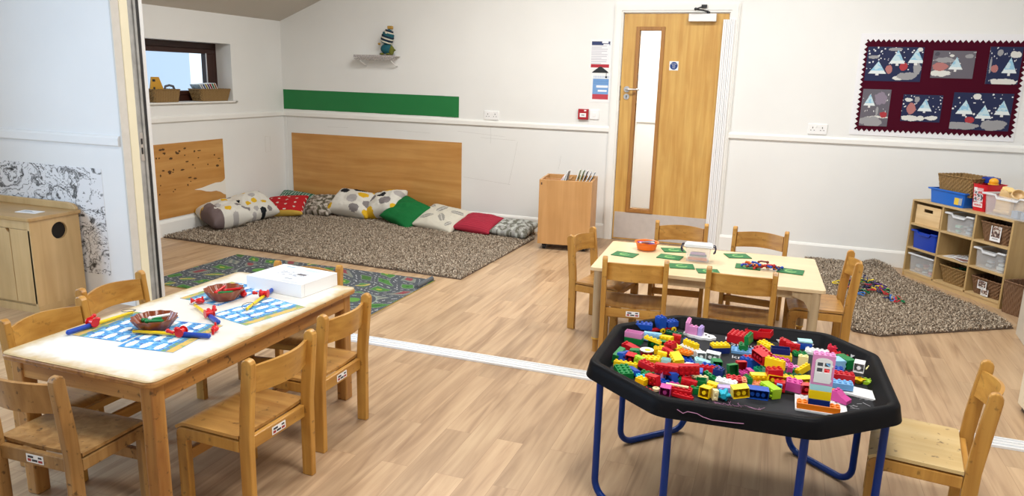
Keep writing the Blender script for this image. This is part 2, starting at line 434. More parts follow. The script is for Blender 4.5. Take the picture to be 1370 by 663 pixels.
rail('trim_6', 0, AO0, 0); rail('trim_7', AO1, XR, 0); rail('trim_8', -3.2, 0, 0, ax='y'); rail('trim_9', 0, PX-.015, -3.39, h=.06).data.materials[0] = WALLWHITE
skirt('baseboard_back', 0, AO0, 0); skirt('baseboard_right_of_door', AO1, XR, 0); skirt('baseboard_left', -3.2, 0, 0, ax='y')
# flat backing strip up the corner of the walls
struct(G().b2(0, .035, -.004, 0, .14, .993).build('trim_10', WALL))

# aluminium floor track of the folding partition
tr = G().b2(PX, XR, -3.385, -3.285, 0, .004)
for y in (-3.383, -3.352, -3.324, -3.291): tr.b2(PX, XR, y-.004 if y > -3.3 else y, y+.006, .004, .009)
tr.b2(PX, XR, -3.345, -3.330, .004, .008)
struct(tr.build('trim_11', mat('track_aluminium', (.80, .81, .82, 1), .35, .5, .25)))

# ---- door with its frame
fr = G()
for x0, x1 in ((AO0, DX0+.004), (DX1-.004, AO1)):
    fr.b2(x0, x1, -.018, 0, 0, DH+.072).b2(x0+.012, x1-.012, -.026, -.0181, 0, DH+.012)
fr.b2(DX0+.0041, DX1-.0041, -.018, 0, DH-.004, DH+.072).b2(DX0-.06, DX1+.06, -.026, -.0181, DH+.0121, DH+.06)
fr.b2(DX0-.001, DX0+.008, 0, .14, 0, DH).b2(DX1-.008, DX1+.001, 0, .14, 0, DH).b2(DX0, DX1, 0, .14, DH-.008, DH+.001)
struct(fr.build('trim_12', GLOSS))
LX0, LX1, LY = 3.652, 4.547, .006
VX0, VX1, VZ0, VZ1 = 3.787, 3.995, .292, 1.905
d = G().b2(LX0, VX0, LY, LY+.044, .008, 2.038).b2(VX1, LX1, LY, LY+.044, .008, 2.038).b2(VX0, VX1, LY, LY+.044, .008, VZ0).b2(VX0, VX1, LY, LY+.044, VZ1, 2.038)
door = struct(d.build('door_1', OAKDOOR))
bd = G()
for y0, y1 in ((LY-.010, LY), (LY+.044, LY+.054)):
    bd.b2(VX0-.022, VX0+.010, y0, y1, VZ0-.022, VZ1+.022).b2(VX1-.010, VX1+.022, y0, y1, VZ0-.022, VZ1+.022)
    bd.b2(VX0+.010, VX1-.010, y0, y1, VZ0-.022, VZ0+.010).b2(VX0+.010, VX1-.010, y0, y1, VZ1-.010, VZ1+.022)
bd.build('glazing_bead', OAKFRAME, door, bevel=.002)
GLASS = mat('pane_glass', (.97, .99, .98, 1), .02, .5, trans=1.0, ior=1.02)
G().b2(VX0+.001, VX1-.001, LY+.018, LY+.024, VZ0+.001, VZ1-.001).build('glass_pane', GLASS, door)
G().b2(LX0+.012, LX1-.012, LY-.0035, LY-.0005, .022, .266).build('kick_plate', mat('satin_kick_plate', (.60, .57, .55, 1), .45, .5, .35, noise_amt=.06), door)
HZ = 1.385
hd = G().cyl((3.710, LY, HZ), (3.710, LY-.010, HZ), .027, seg=28).cyl((3.710, LY-.01, HZ), (3.710, LY-.05, HZ), .010)
hd.tube([(3.710, LY-.045, HZ), (3.716, LY-.052, HZ), (3.74, LY-.054, HZ), (3.80, LY-.054, HZ), (3.815, LY-.05, HZ), (3.820, LY-.038, HZ)], .009, 12)
hd.build('door_handle', STEEL, door, smooth=True)
G().cyl((3.710, LY, HZ-.065), (3.710, LY-.008, HZ-.065), .026, seg=28).build('lock_escutcheon', STEEL, door, smooth=True)
G().cyl((3.710, LY-.0082, HZ-.060), (3.710, LY-.009, HZ-.060), .006, seg=12).b2(3.707, 3.713, LY-.009, LY-.0082, HZ-.082, HZ-.062).build('keyhole', BLACK, door)
G().b2(LX0-.012, LX0+.001, LY-.005, LY-.0005, HZ-.10, HZ+.03).build('strike_plate', BLACK, door)
cl = G().b2(4.215, 4.445, LY-.052, LY-.0005, 1.968, 2.032); cl.build('door_closer', mat('closer_silver', (.80, .80, .79, 1), .35, .5, .2), door, bevel=.004)
ca = G().cyl((4.375, -.03, 2.03), (4.375, -.03, 2.05), .014).tube([(4.375, -.035, 2.048), (4.33, -.075, 2.056), (4.275, -.10, 2.062)], .007, 8).tube([(4.275, -.10, 2.064), (4.31, -.06, 2.08), (4.335, -.03, 2.09)], .006, 8)
ca.ball((4.275, -.10, 2.064), .013).b2(4.315, 4.36, -.045, -.026, 2.078, 2.105); ca.build('closer_arm', BLACK, door, smooth=True)
gd = G()
for k in range(6): gd.b2(4.505+k*.016, 4.519+k*.016, -.036-(k % 2)*.005, -.0275, .02, 1.985)
gd.b2(4.504, 4.602, -.0274, -.0262, .02, 1.985)
gd.b2(4.505, 4.545, -.028, LY-.0005, .02, 1.985)
gd.build('finger_guard', mat('white_pvc', (.80, .80, .80, 1), .35), door)
sg = painted('fire_door_sign', .078, .078, 52, 52, lambda u, v: ((.012, .045, .19) if math.hypot(u-.5, v-.5) < .43 else (.82, .82, .82)), .0015, loc=(4.113, LY-.0008, 1.598), parent=door)
TXTW = mat('white_print', (.85, .85, .85, 1), .6)
for k, s_ in enumerate(('Fire door', 'keep', 'shut')):
    text_mesh(s_, .0135, TXTW, 'sign_lettering', sg, (0, -.0022, .016-k*.016), (R(90), 0, 0))

# ---- corridor seen through the narrow pane
struct(G().b2(2.2, 3.1, 1.9, 2.0, 0, 2.7).b2(3.1, 5.6, 1.9, 2.0, 0, 2.7).build('wall_corridor', WALLWHITE))
struct(G().b2(3.2, 3.3, .14, 1.9, 0, 2.7).build('wall_corridor_left', WALLWHITE))
struct(G().b2(5.0, 5.1, .14, 1.9, 0, 2.7).build('wall_corridor_right', WALLWHITE))
struct(G().b2(3.2, 5.1, .14, 2.0, 2.6, 2.7).build('ceiling_corridor', WALLWHITE))
rail('trim_13', 3.47, 5.0, 1.9)
struct(G().b2(3.41, 3.47, 1.872, 1.9, 0, 2.1).b2(3.30, 3.47, 1.872, 1.9, 2.1, 2.17).build('trim_14', GLOSS))
struct(G().b2(3.30, 3.40, 1.880, 1.9, 0, 2.1).build('door_2', CREAM))

# ---- window in the left wall, set back in its reveal
FX0, FX1 = -.235, -.175
wf = G()
wf.b2(FX0, FX1, WY0, WY1, WZ1-.055, WZ1).b2(FX0, FX1, WY0, WY1, WZ0, WZ0+.06).b2(FX0, FX1, WY1-.05, WY1, WZ0+.06, WZ1-.055).b2(FX0, FX1, WY0, WY0+.05, WZ0+.06, WZ1-.055)
win = struct(wf.build('window_1', BROWNF, bevel=.003))
ws = G(); a0, a1, b0, b1 = WY0+.05, WY1-.05, WZ0+.06, WZ1-.055
ws.b2(FX0+.01, FX1+.012, a0, a1, b1-.045, b1).b2(FX0+.01, FX1+.012, a0, a1, b0, b0+.035).b2(FX0+.01, FX1+.012, a1-.10, a1, b0+.035, b1-.045).b2(FX0+.01, FX1+.012, a0, a0+.1, b0+.035, b1-.045)
ws.build('window_sash', BROWNF, win, bevel=.004)
G().b2(FX0+.02, FX0+.026, a0+.09, a1-.09, b0+.02, b1-.03).build('glass_pane', GLASS, win)
G().b2(FX1+.0122, FX1+.018, a1-.110, a1-.100, b0+.03, b1-.04).build('glazing_seal', mat('pale_seal', (.6, .6, .62, 1), .5), win)
G().b2(FX1, .028, WY0, -.735, WZ0-.014, WZ0-.0005).b2(.0, .028, -.775, -.735, WZ0-.014, WZ0-.0005).build('window_sill', GLOSS, win, bevel=.003)
# pale house across the way
def outside(u, v):
    if u > .86: return (.55, .62, .72)
    if u < .395: return (.42, .62, .72) if v < .75 else (.25, .32, .36)
    if u < .405: return (.8, .85, .88)
    k = .95 if (v*34) % 1 < .12 else 1
    return (.62*k, .56*k, .55*k) if u < .465 else (.40*k, .40*k, .44*k)
o = painted('neighbouring_wall', 6, 3.2, 120, 100, outside, .1, loc=(-3.0, -1.2, 1.6), rot=(0, 0, R(90)), m=attr_mat('render_and_brick', .8)); 
o.name = 'wall_outside'; struct(o)
# ------------------------------------------------------------------ things on the walls
o = painted('laminate_panel', 2.0, .664, 4, 4, lambda u, v: (1, 1, 1), .006, loc=(1.097, -.0005, .487), m=PANELX)
tag(o, 'large wood effect panel fixed low on the back wall behind the cushions', 'wall panel')
random.seed(4)
chips = []
for k in range(46):
    x, y = random.random(), random.random()
    if x > .55 and y < .35: continue
    chips.append((-.40+.8*x, .06+.24*random.random()*1.0 if k % 2 else -.12+.36*y, .008+.020*random.random()**2, .005+.008*random.random()))
lp = painted('laminate_panel', .86, .655, 4, 4, lambda u, v: (1, 1, 1), .006, loc=(.0005, -1.392, .484), rot=(0, 0, R(90)), m=PANELX)
tag(lp, 'chipped wood effect panel on the left wall with a torn white patch', 'wall panel')
cg = G()
for x, z, a, b in chips:
    n = 7; ph = random.random()*6
    cg.prism([(x+a*math.cos(2*PI*k/n)*random.uniform(.6, 1.1), z+b*math.sin(2*PI*k/n)*random.uniform(.6, 1.1)) for k in range(n)], 'y', -.0072, -.0061)
cg.build('chipped_mark', mat('dark_wood_chip', (.10, .045, .015, 1), .7), lp)
G().prism([(.4305, -.055), (.405, -.075), (.37, -.085), (.30, -.082), (.20, -.095), (.12, -.108), (.02, -.115), (.10, -.128), (.17, -.150), (.23, -.160), (.30, -.160), (.36, -.180), (.40, -.205), (.4305, -.215)], 'y', -.0075, -.0061).build('torn_patch', mat('bare_plaster', (.78, .75, .68, 1), .8), lp)

GRN = mat('green_display_paper', (.012, .185, .045, 1), .55, noise_amt=.05, nscale=4)
def strip(name, x0, x1, z0a, z0b, z1a, z1b, y, lab):
    g = G(); n = 24; rnd = random.Random(3)
    top = [(x0+(x1-x0)*k/n, z1a+(z1b-z1a)*k/n) for k in range(n+1)]
    bot = [(x0+(x1-x0)*k/n, z0a+(z0b-z0a)*k/n+rnd.uniform(-.0015, .0015)) for k in range(n, -1, -1)]
    g.prism(top+bot, 'y', y-.002, y)
    o = g.build(name, GRN); return tag(o, lab, 'paper')
strip('backing_paper', .009, 1.905, 1.068, 1.064, 1.273, 1.266, -.0005, 'long strip of green backing paper above the dado rail')
strip('backing_paper', 1.865, 2.062, 1.064, 1.063, 1.2655, 1.264, -.0035, 'short green sheet overlapping the right end of the long green strip')

def socket(x, z, w_, h_, lab, n):
    t = thing('wall_socket', lab, 'socket', (x, 0, z))
    G().box((0, -.005, 0), (w_, .010, h_)).build('face_plate', WHITE, t, bevel=.003)
    g = G(); r = G()
    for k in range(n):
        cx = (k-(n-1)/2)*w_*.5
        g.box((cx, -.0104, .012), (.006, .001, .012)).box((cx-.013, -.0104, -.010), (.008, .001, .005)).box((cx+.013, -.0104, -.010), (.008, .001, .005))
        r.box((cx*.28, -.0115, .022), (.012, .004, .018))
    g.build('pin_hole', BLACK, t); r.build('rocker', WHITE, t, bevel=.001)
socket(2.408, 1.098, .150, .086, 'white double socket on the dado rail between the green strip and the door', 2)
socket(5.340, 1.108, .150, .086, 'white double socket above the dado rail right of the door', 2)
t = thing('light_switch', 'white switch plate beside the red fire alarm call point', 'switch', (3.425, 0, 1.148))
G().box((0, -.005, 0), (.088, .010, .086)).build('face_plate', WHITE, t, bevel=.003)
G().box((0, -.0115, 0), (.022, .005, .034)).build('rocker', WHITE, t, bevel=.001)
t = thing('fire_alarm_call_point', 'small red fire alarm call point left of the door', 'fire alarm', (3.322, 0, 1.148))
G().box((0, -.014, 0), (.096, .028, .096)).build('housing', mat('alarm_red', (.38, .012, .02, 1), .35), t, bevel=.004)
G().box((0, -.029, -.008), (.060, .002, .036)).build('break_panel', WHITE, t)
G().box((0, -.0305, -.008), (.030, .001, .006)).build('printed_mark', BLACK, t)
G().box((.02, -.029, .034), (.020, .001, .012)).build('white_symbol', WHITE, t)

def poster1(u, v):
    if v > .93 or u < .07 or u > .93 or v < .05: return (.80, .80, .80)
    if v > .80: return (.02, .035, .12) if not (.55 < u < .85 and .86 < v < .92 or .62 < u < .9 and .80 < v < .835) else (.8, .8, .82)
    if v < .16: return (.42, .02, .035)
    return (.50, .50, .55) if (v*17) % 1 < .42 and u < .55+.35*math.sin(int(v*17)*2.1)**2 else (.76, .76, .78)
o = painted('notice_poster', .195, .262, 60, 80, poster1, .0015, loc=(3.452, -.0005, 1.687)); tag(o, 'white notice with a dark blue heading, upper of the two left of the door', 'poster')
def poster2(u, v):
    if u < .10 or u > .90 or v < .10 or v > .97: return (.80, .80, .80)
    if v < .27: return (.48, .05, .07)
    if v < .80:
        if .28 < u < .86 and .50 < v < .57 or .36 < u < .82 and .36 < v < .42: return (.8, .82, .85)
        return (.16, .32, .60) if not ((v*22) % 1 < .3 and v > .60) else (.10, .23, .48)
    return (.35, .45, .62) if (u*15) % 1 < .5 and .82 < v < .90 else (.8, .8, .8)
o = painted('notice_poster', .185, .262, 60, 80, poster2, .0015, loc=(3.468, -.0005, 1.392)); tag(o, 'blue and white notice, lower of the two left of the door', 'poster')
o = G().prism([(-.075, 0), (.080, 0), (.072, .012), (.01, .055), (-.005, .055), (-.06, .014)], 'y', -.004, -.0025).b2(.058, .062, -.004, -.0025, -.035, 0).b2(.052, .068, -.004, -.0025, -.045, -.030).build('graduation_cap_cutout', BLACK, loc=(3.455, 0, 1.523)); tag(o, 'black paper mortarboard cap stuck between the two notices', 'decoration')

# lace edged shelf with its ornament
t = thing('wall_shelf', 'little shabby white shelf with a lace edge high on the back wall', 'shelf', (1.185, 0, 1.640))
G().b2(-.235, .235, -.11, -.0005, -.008, .0).build('shelf_board', mat('shabby_white', (.72, .70, .67, 1), .6, noise_amt=.3, nscale=30), t)
lc = G(); LACE = mat('grey_lace', (.50, .46, .45, 1), .8, noise_amt=.6, nscale=90)
lc.b2(-.235, .235, -.112, -.109, -.022, .001)
for k in range(24):
    x = -.225+.45*k/23; d_ = .012+.008*(k % 2)
    lc.tube([(x-.010, -.1105, -.021), (x-.006, -.1105, -.022-d_), (x, -.1105, -.030-d_), (x+.006, -.1105, -.022-d_), (x+.010, -.1105, -.021)], .0022, 5)
    lc.ball((x, -.1105, -.028-d_*.4), .0042, 6)
lc.build('lace_edging', LACE, t)
for sx in (-.17, .18):
    G().tube([(sx, -.10, -.05), (sx+.01, -.07, -.075), (sx+.018, -.03, -.095), (sx+.022, -.004, -.10)], .006, 8).b2(sx-.004, sx+.012, -.11, -.004, -.020, -.008).build('shelf_bracket', mat('white_bracket', (.75, .74, .72, 1), .5), t)
TEAL = mat('teal_knit', (.01, .10, .13, 1), .85, bump=.5, bscale=80); NAVYK = mat('navy_knit', (.012, .018, .04, 1), .9)
CRK = mat('cream_knit', (.62, .58, .48, 1), .9); OLIVE = mat('olive_felt', (.13, .14, .02, 1), .9); MUST = mat('mustard_wood', (.42, .25, .05, 1), .7)
t = thing('stuffed_toy', 'striped knitted toy bird figure sitting on the little wall shelf', 'toy', (1.30, -.058, 1.641))
G().ball((0, 0, .062), (.066, .045, .050), 20).build('body', TEAL, t, smooth=True)
def stripe(u, v):
    z = v
    return 0
hg = G().lathe([(.012, .0), (.050, .012), (.060, .04), (.060, .075), (.052, .11), (.035, .135), (.010, .148)], 20)
hd = hg.build('head', TEAL, t, loc=(-.012, 0, .105), rot=(0, R(18), 0), smooth=True)
for k, (z, r, m_) in enumerate(((.026, .0605, CRK), (.044, .0625, NAVYK), (.060, .0635, CRK), (.078, .0625, NAVYK), (.100, .058, TEAL), (.120, .049, CRK), (.132, .041, NAVYK))):
    G().lathe([(r-.012, -.007), (r, -.006), (r+.001, .006), (r-.012, .007)], 20, (0, 0, z)).build('knitted_stripe', m_, hd, smooth=True)
G().ball((.0, -.052, .108), (.012, .006, .012), 12).build('eye', CRK, hd)
G().box((.040, 0, .265), (.05, .035, .030)).build('hat', MUST, t, bevel=.004)
G().ball((.055, -.01, .045), (.028, .024, .045), 12).build('wing', OLIVE, t, smooth=True)
G().tube([(.045, 0, .09), (.070, -.01, .07), (.085, -.01, .045), (.095, -.01, .055)], .012, 8).build('tail', OLIVE, t, smooth=True)
G().ball((-.075, -.02, .108), (.016, .012, .012), 10).build('beak', MUST, t, smooth=True)
G().ball((-.04, -.03, .012), (.022, .026, .011), 10).ball((.03, -.03, .012), (.022, .026, .011), 10).build('feet', OLIVE, t, smooth=True)

# display board
BX0, BX1, BZ0, BZ1 = 5.600, 6.735, 1.078, 1.880
o = G().b2(BX0-.015, BX1+.02, -.006, -.0005, BZ0, BZ1).build('display_board', mat('white_board', (.80, .80, .82, 1), .6)); board = tag(o, 'white display board with a scalloped maroon centre right of the door', 'display board')
ix0, ix1, iz0, iz1 = 5.628, 6.738, 1.118, 1.826
pts = []
def zig(x0, z0, x1, z1, n, nx_, nz_):
    for k in range(n*4):
        u = k/(n*4); a = .011*math.sin(2*PI*n*u); pts.append((x0+(x1-x0)*u+nx_*a, z0+(z1-z0)*u+nz_*a))
zig(ix0, iz1, ix1, iz1, 29, 0, 1); zig(ix1, iz1, ix1, iz0, 18, 1, 0); zig(ix1, iz0, ix0, iz0, 29, 0, -1); zig(ix0, iz0, ix0, iz1, 18, -1, 0)
G().prism(pts, 'y', -.009, -.0062).build('maroon_backing', mat('maroon_paper', (.060, .004, .014, 1), .9, .1), board)
NV, GY = (.005, .012, .060), (.12, .11, .135)
def tri(u, v, cx, base, w_, h_):      # tree: blue cone with a pale scalloped foot and stem
    if base <= v < base+h_ and abs(u-cx) < w_/2*(1-(v-base)/h_):
        return (.70, .76, .76) if v < base+h_*.22 else (.28, .52, .68) if fbm(u*9, v*9, cx) > -.05 else (.50, .66, .72)
    if base-h_*.16 <= v < base and abs(u-cx) < w_*.09: return (.7, .7, .68)
    return None
def art(bg, trees, blobs, dots, seed):
    rd = random.Random(seed); ds = [(rd.random(), rd.uniform(.35, .98), rd.uniform(.008, .018)) for _ in range(dots)]
    def f(u, v):
        for t_ in trees:
            c = tri(u, v, *t_)
            if c: return c
        for cx, cz, rx, rz, c in blobs:
            if ((u-cx)/rx)**2+((v-cz)/rz)**2 < 1+.5*fbm(u*8, v*8, cx): return c
        for cx, cz, r in ds:
            if math.hypot(u-cx, (v-cz)*.7) < r: return (.75, .75, .75)
        return bg
    return f
WH, SG, RR, PK = (.66, .66, .62), (.30, .30, .31), (.38, .03, .04), (.42, .16, .15)
arts = [
 (5.646, 6.050, 1.512, 1.778, art(NV, [(.22, .22, .32, .36), (.55, .52, .28, .40), (.88, .55, .28, .40)], [(.93, .93, .05, .06, WH), (.42, .35, .06, .13, PK), (.68, .44, .07, .13, RR), (.76, .16, .17, .11, SG), (.60, .10, .1, .06, WH), (.12, .70, .09, .05, SG), (.5, .93, .12, .05, SG), (.92, .38, .07, .16, SG)], 60, 1), 'navy picture with three pale trees and snow dots, top left on the board'),
 (6.117, 6.408, 1.546, 1.754, art(GY, [(.57, .32, .34, .46)], [(.20, .42, .18, .15, PK), (.22, .18, .24, .12, WH), (.10, .86, .06, .08, (.06, .06, .08)), (.85, .82, .10, .08, SG), (.3, .66, .22, .10, SG), (.45, .82, .06, .05, WH)], 14, 2), 'grey picture with one tree beside a pink block, top middle on the board'),
 (6.499, 6.715, 1.510, 1.788, art(NV, [(.68, .30, .46, .42)], [(.32, .84, .10, .08, SG), (.80, .80, .18, .09, WH), (.22, .42, .11, .10, PK), (.08, .5, .03, .22, SG), (.55, .06, .46, .09, WH)], 14, 3), 'navy picture with a single white capped tree, top right on the board'),
 (5.650, 5.857, 1.154, 1.447, art(GY, [(.28, .55, .42, .32)], [(.82, .32, .13, .08, RR), (.40, .12, .40, .14, SG), (.58, .42, .05, .13, SG), (.65, .75, .22, .18, (.24, .2, .26)), (.62, .25, .35, .03, WH)], 18, 4), 'narrow grey picture with one small tree, bottom left on the board'),
 (5.949, 6.230, 1.203, 1.414, art(NV, [(.58, .40, .36, .46)], [(.24, .48, .11, .20, PK), (.14, .80, .11, .07, WH), (.36, .82, .07, .10, SG), (.25, .12, .22, .11, WH), (.78, .15, .16, .08, WH), (.5, .12, .1, .09, WH)], 30, 5), 'small navy picture with one tree and a pink block, bottom middle on the board'),
 (6.302, 6.707, 1.156, 1.441, art(NV, [(.22, .42, .30, .38), (.55, .32, .28, .36), (.85, .44, .26, .38)], [(.40, .90, .07, .08, WH), (.20, .10, .30, .10, SG), (.33, .26, .08, .09, RR), (.74, .14, .22, .15, SG)], 40, 6), 'wide navy picture with three trees and grey rocks, bottom right on the board'),
]
for x0, x1, z0, z1, fn, lab in arts:
    o = painted('winter_picture', x1-x0, z1-z0, int((x1-x0)*300), int((z1-z0)*300), fn, .002, loc=((x0+x1)/2, -.0093, (z0+z1)/2))
    tag(o, lab, 'picture', 'winter pictures on the display board')

# marble pattern paper on the partition
def marble(u, v):
    x, y = u*5.2, v*3.8
    wx, wy = x+1.1*fbm(x*.9, y*.9, 3), y+1.1*fbm(x*.9+4, y*.9, 8)
    a = abs(fbm(wx*1.1, wy*1.1, 1)); b = abs(fbm(wx*2.1, wy*2.1, 5))
    k = .78
    if a < .11: k *= .04+.96*(a/.11)**1.0
    if b < .07: k *= .12+.88*(b/.07)**1.1
    k *= 1-.45*max(0, min(1, (.22-a)/.22))*(fbm(x, y, 12) > 0)
    return (k, k, k*1.03)
o = painted('marble_effect_paper', 1.195, .672, 230, 130, marble, .002, loc=(.600, -3.3905, .514)); tag(o, 'black and white marble effect paper on the partition behind the cupboard', 'paper')

# ------------------------------------------------------------------ maple cupboard by the partition
t = thing('play_cupboard', 'maple children\'s cupboard with a round hole in its side', 'cupboard', (.56, -3.575, 0))
w2, d2, H = .435, .165, .585     # front faces -y, right side faces +x
g = G().b2(-w2, w2, -d2+.005, d2, .0, .045).b2(-w2, w2-.018, -d2+.018, d2, .045, H-.022); g.build('carcass', KITW, t)
side = G(); hy, hz, hr = .024, .480, .052
bm = side.bm
n = 24; ring = [(hy+hr*math.cos(2*PI*k/n), hz+hr*math.sin(2*PI*k/n)) for k in range(n)]
def rectpt(a):
    c, s = math.cos(a), math.sin(a); y0, y1, z0, z1 = -d2, d2, .045, H-.022
    tt = min((y1-hy)/c if c > 1e-6 else (y0-hy)/c if c < -1e-6 else 9, (z1-hz)/s if s > 1e-6 else (z0-hz)/s if s < -1e-6 else 9)
    return (hy+c*tt, hz+s*tt)
angs = [2*PI*k/n for k in range(n)] + [math.atan2(z-hz, y-hy) % (2*PI) for y in (-d2, d2) for z in (.045, H-.022)]
angs = sorted(angs)
for xx in (w2-.0175, w2):
    I = [bm.verts.new((xx, hy+hr*math.cos(a), hz+hr*math.sin(a))) for a in angs]; O = [bm.verts.new((xx, *rectpt(a))) for a in angs]
    for k in range(len(angs)): bm.faces.new((I[k], I[(k+1) % len(angs)], O[(k+1) % len(angs)], O[k]))
    if xx < w2-.01: I0, O0 = I, O
for k in range(len(angs)):
    q = (k+1) % len(angs); bm.faces.new((I0[k], I0[q], I[q], I[k])); bm.faces.new((O0[k], O0[q], O[q], O[k]))
side.build('side_panel', KITW, t)
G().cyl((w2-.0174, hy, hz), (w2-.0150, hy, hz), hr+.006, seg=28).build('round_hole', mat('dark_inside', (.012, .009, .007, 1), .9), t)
for k, (x0, x1, lab) in enumerate(((-.43, -.165, 0), (-.16, .095, 0), (.10, .262, 0), (.267, w2-.003, 0))):
    z1 = H-.075
    if k in (0, 2):  # finger notch at the top corner
        poly = [(x0, .06), (x1, .06), (x1, z1-.026)]+[(x1-.026*math.sin(R(i*15)), z1-.026*math.cos(R(i*15))) for i in range(1, 6)]+[(x1-.026, z1), (x0, z1)]
        G().prism(poly, 'y', -d2-.0, -d2+.0175).build('door', KITW, t, bevel=.002)
    else:
        G().b2(x0, x1, -d2-.0, -d2+.0175, .06, z1).build('door', KITW, t, bevel=.002)
G().b2(-w2, w2-.018, -d2, -d2+.0175, H-.072, H-.022).build('front_rail', KITW, t)
G().prism(rrect(2*w2+.03, 2*d2+.025, .015), 'z', H-.0215, H).build('worktop', wood('cupboard_top', (.56, .36, .16, 1), (.44, .27, .10, 1), 'x', .6, .4, .05), t, bevel=.004)
G().prism([(-w2, H), (w2, H), (w2, H+.012), (w2-.03, H+.035), (w2-.08, H+.042), (-w2, H+.042)], 'y', d2-.018, d2+.004).build('back_rail', KITW, t, bevel=.003)
o = G().b2(-.075, .075, -.035, .035, 0, .003).build('label_card', PAPERW, loc=(.83, -3.60, H+.0005), rot=(0, 0, R(6)))
G().b2(-.055, .02, -.004, .004, .003, .0034).b2(-.055, .045, -.018, -.012, .003, .0034).b2(-.055, .0, .012, .018, .003, .0034).build('printed_line', mat('grey_print', (.35, .36, .4, 1), .7), o)
tag(o, 'white printed card lying on the maple cupboard', 'card')
# ------------------------------------------------------------------ rugs
def island_mat(name, c0, c1, c2):
    m = bpy.data.materials.new(name); m.use_nodes = True
    nt = m.node_tree; N = nt.nodes; b = N['Principled BSDF']; b.inputs['Roughness'].default_value = .9; b.inputs['Specular IOR Level'].default_value = .15
    g = N.new('ShaderNodeNewGeometry'); cr = N.new('ShaderNodeValToRGB')
    e = cr.color_ramp.elements; e[0].color = c0; e[1].color = c2; x = e.new(.5); x.color = c1
    nt.links.new(g.outputs['Random Per Island'], cr.inputs[0]); nt.links.new(cr.outputs[0], b.inputs['Base Color'])
    return m
SHAG = island_mat('shaggy_pile', (.15, .11, .075, 1), (.36, .285, .21, 1), (.60, .51, .40, 1))
RUGBASE = mat('rug_backing', (.14, .10, .075, 1), .95)
def inside(p, poly):
    c = False; n = len(poly)
    for i in range(n):
        x0, y0 = poly[i]; x1, y1 = poly[(i+1) % n]
        if (y0 > p[1]) != (y1 > p[1]) and p[0] < (x1-x0)*(p[1]-y0)/(y1-y0)+x0: c = not c
    return c
def shag(poly, label, dens, seed, hump=None, skip=None, big=1.0):
    rnd = random.Random(seed)
    hz = (lambda x, y: .038*math.exp(-((x-hump[0])**2+(y-hump[1])**2)/hump[2]**2)) if hump else (lambda x, y: 0)
    t = thing('shaggy_rug', label, 'rug')
    G().prism(poly, 'z', .0005, .008).build('rug_backing', RUGBASE, t)
    xs = [p[0] for p in poly]; ys = [p[1] for p in poly]
    vs, fs = [], []; step = dens
    y = min(ys)
    while y < max(ys):
        x = min(xs)
        while x < max(xs):
            px, py = x+rnd.uniform(-.6, .6)*step, y+rnd.uniform(-.6, .6)*step
            x += step
            if not inside((px, py), poly) or (skip and inside((px, py), skip)): continue
            a = rnd.uniform(0, 2*PI); L = rnd.uniform(.018, .034)*big; w_ = rnd.uniform(.0026, .0046)*big
            dx, dy = math.cos(a), math.sin(a); h1 = hz(px, py)+.006
            lean = rnd.uniform(.3, 1.0)
            k = len(vs); up = rnd.uniform(.012, .024)*big
            ex, ey = px+dx*L*.45*lean, py+dy*L*.45*lean
            fx, fy = px+dx*L*lean, py+dy*L*lean
            vs += [(px-dy*w_, py+dx*w_, h1), (px+dy*w_, py-dx*w_, h1), (ex-dy*w_, ey+dx*w_, h1+up), (ex+dy*w_, ey-dx*w_, h1+up), (fx-dy*w_*.5, fy+dx*w_*.5, h1+up*.75), (fx+dy*w_*.5, fy-dx*w_*.5, h1+up*.75)]
            fs += [(k, k+1, k+3, k+2), (k+2, k+3, k+5, k+4)]
        y += step
    me = bpy.data.meshes.new('rug_pile'); me.from_pydata(vs, [], fs); me.materials.append(SHAG)
    o = link('rug_pile', me, t); o['kind'] = 'stuff'
    return t
shag([(.03, -1.80), (2.955, -1.945), (3.0, -.36), (2.9, -.06), (.03, -.04)], 'large shaggy brown rug in front of the row of cushions', .0095, 1)
shag([(5.60, -2.00), (5.74, -2.03), (6.56, -1.50), (6.52, -1.25), (6.06, -.40), (6.02, -.03), (5.36, -.03), (5.26, -1.1)], 'smaller shaggy brown rug in front of the cubby shelf', .0095, 2, hump=(5.90, -.06, .075))

# road play mat
def roadmat(u, v):
    X, Y = u*10.5, v*5.4
    wx = X+.55*math.sin(Y*1.1+1)+.35*fbm(X*.5, Y*.5, 2); wy = Y+.45*math.sin(X*.8)+.3*fbm(X*.5+7, Y*.5, 6)
    cx, cy = math.floor(wx), math.floor(wy); fx, fy = wx-cx, wy-cy
    grey = (.070, .078, .088)
    for rx, ry in ((8.9, 1.5), (2.8, 3.5)):
        r = math.hypot(X-rx, (Y-ry))
        if r < .95:
            if r < .28: return (.10, .25, .05)
            if .55 < r < .60 and math.sin(math.atan2(Y-ry, X-rx)*10) > 0: return (.5, .5, .5)
            if r > .88: return (.22, .26, .22)
            return grey
    road = min(fx, 1-fx, fy, 1-fy)
    if road < .20:
        if road < .018 and math.sin((wx+wy)*22) > 0: return (.45, .45, .45)
        return grey
    if road < .235: return (.20, .22, .20)
    h = (math.sin(cx*12.9+cy*78.2)*43758.5) % 1
    h2 = (math.sin(cx*39.3+cy*11.1)*24634.6) % 1
    if h < .42:
        b = math.hypot((fx*3) % 1-.5, (fy*3) % 1-.5)
        return (.06, .17, .04) if b > .25 else ((.32, .32, .05) if h2 > .6 else (.025, .09, .025) if h2 > .25 else (.16, .30, .10))
    if h < .62:
        return (.22, .05, .06) if (.3 < fx < .6 and fy > .35) else (.17, .18, .15)
    if h < .80: return (.42, .33, .10) if abs(fy-fx) < .12 else (.07, .17, .05)
    if h < .9: return (.24, .24, .20) if (fx*4) % 1 > .5 else (.12, .14, .13)
    return (.05, .12, .03)
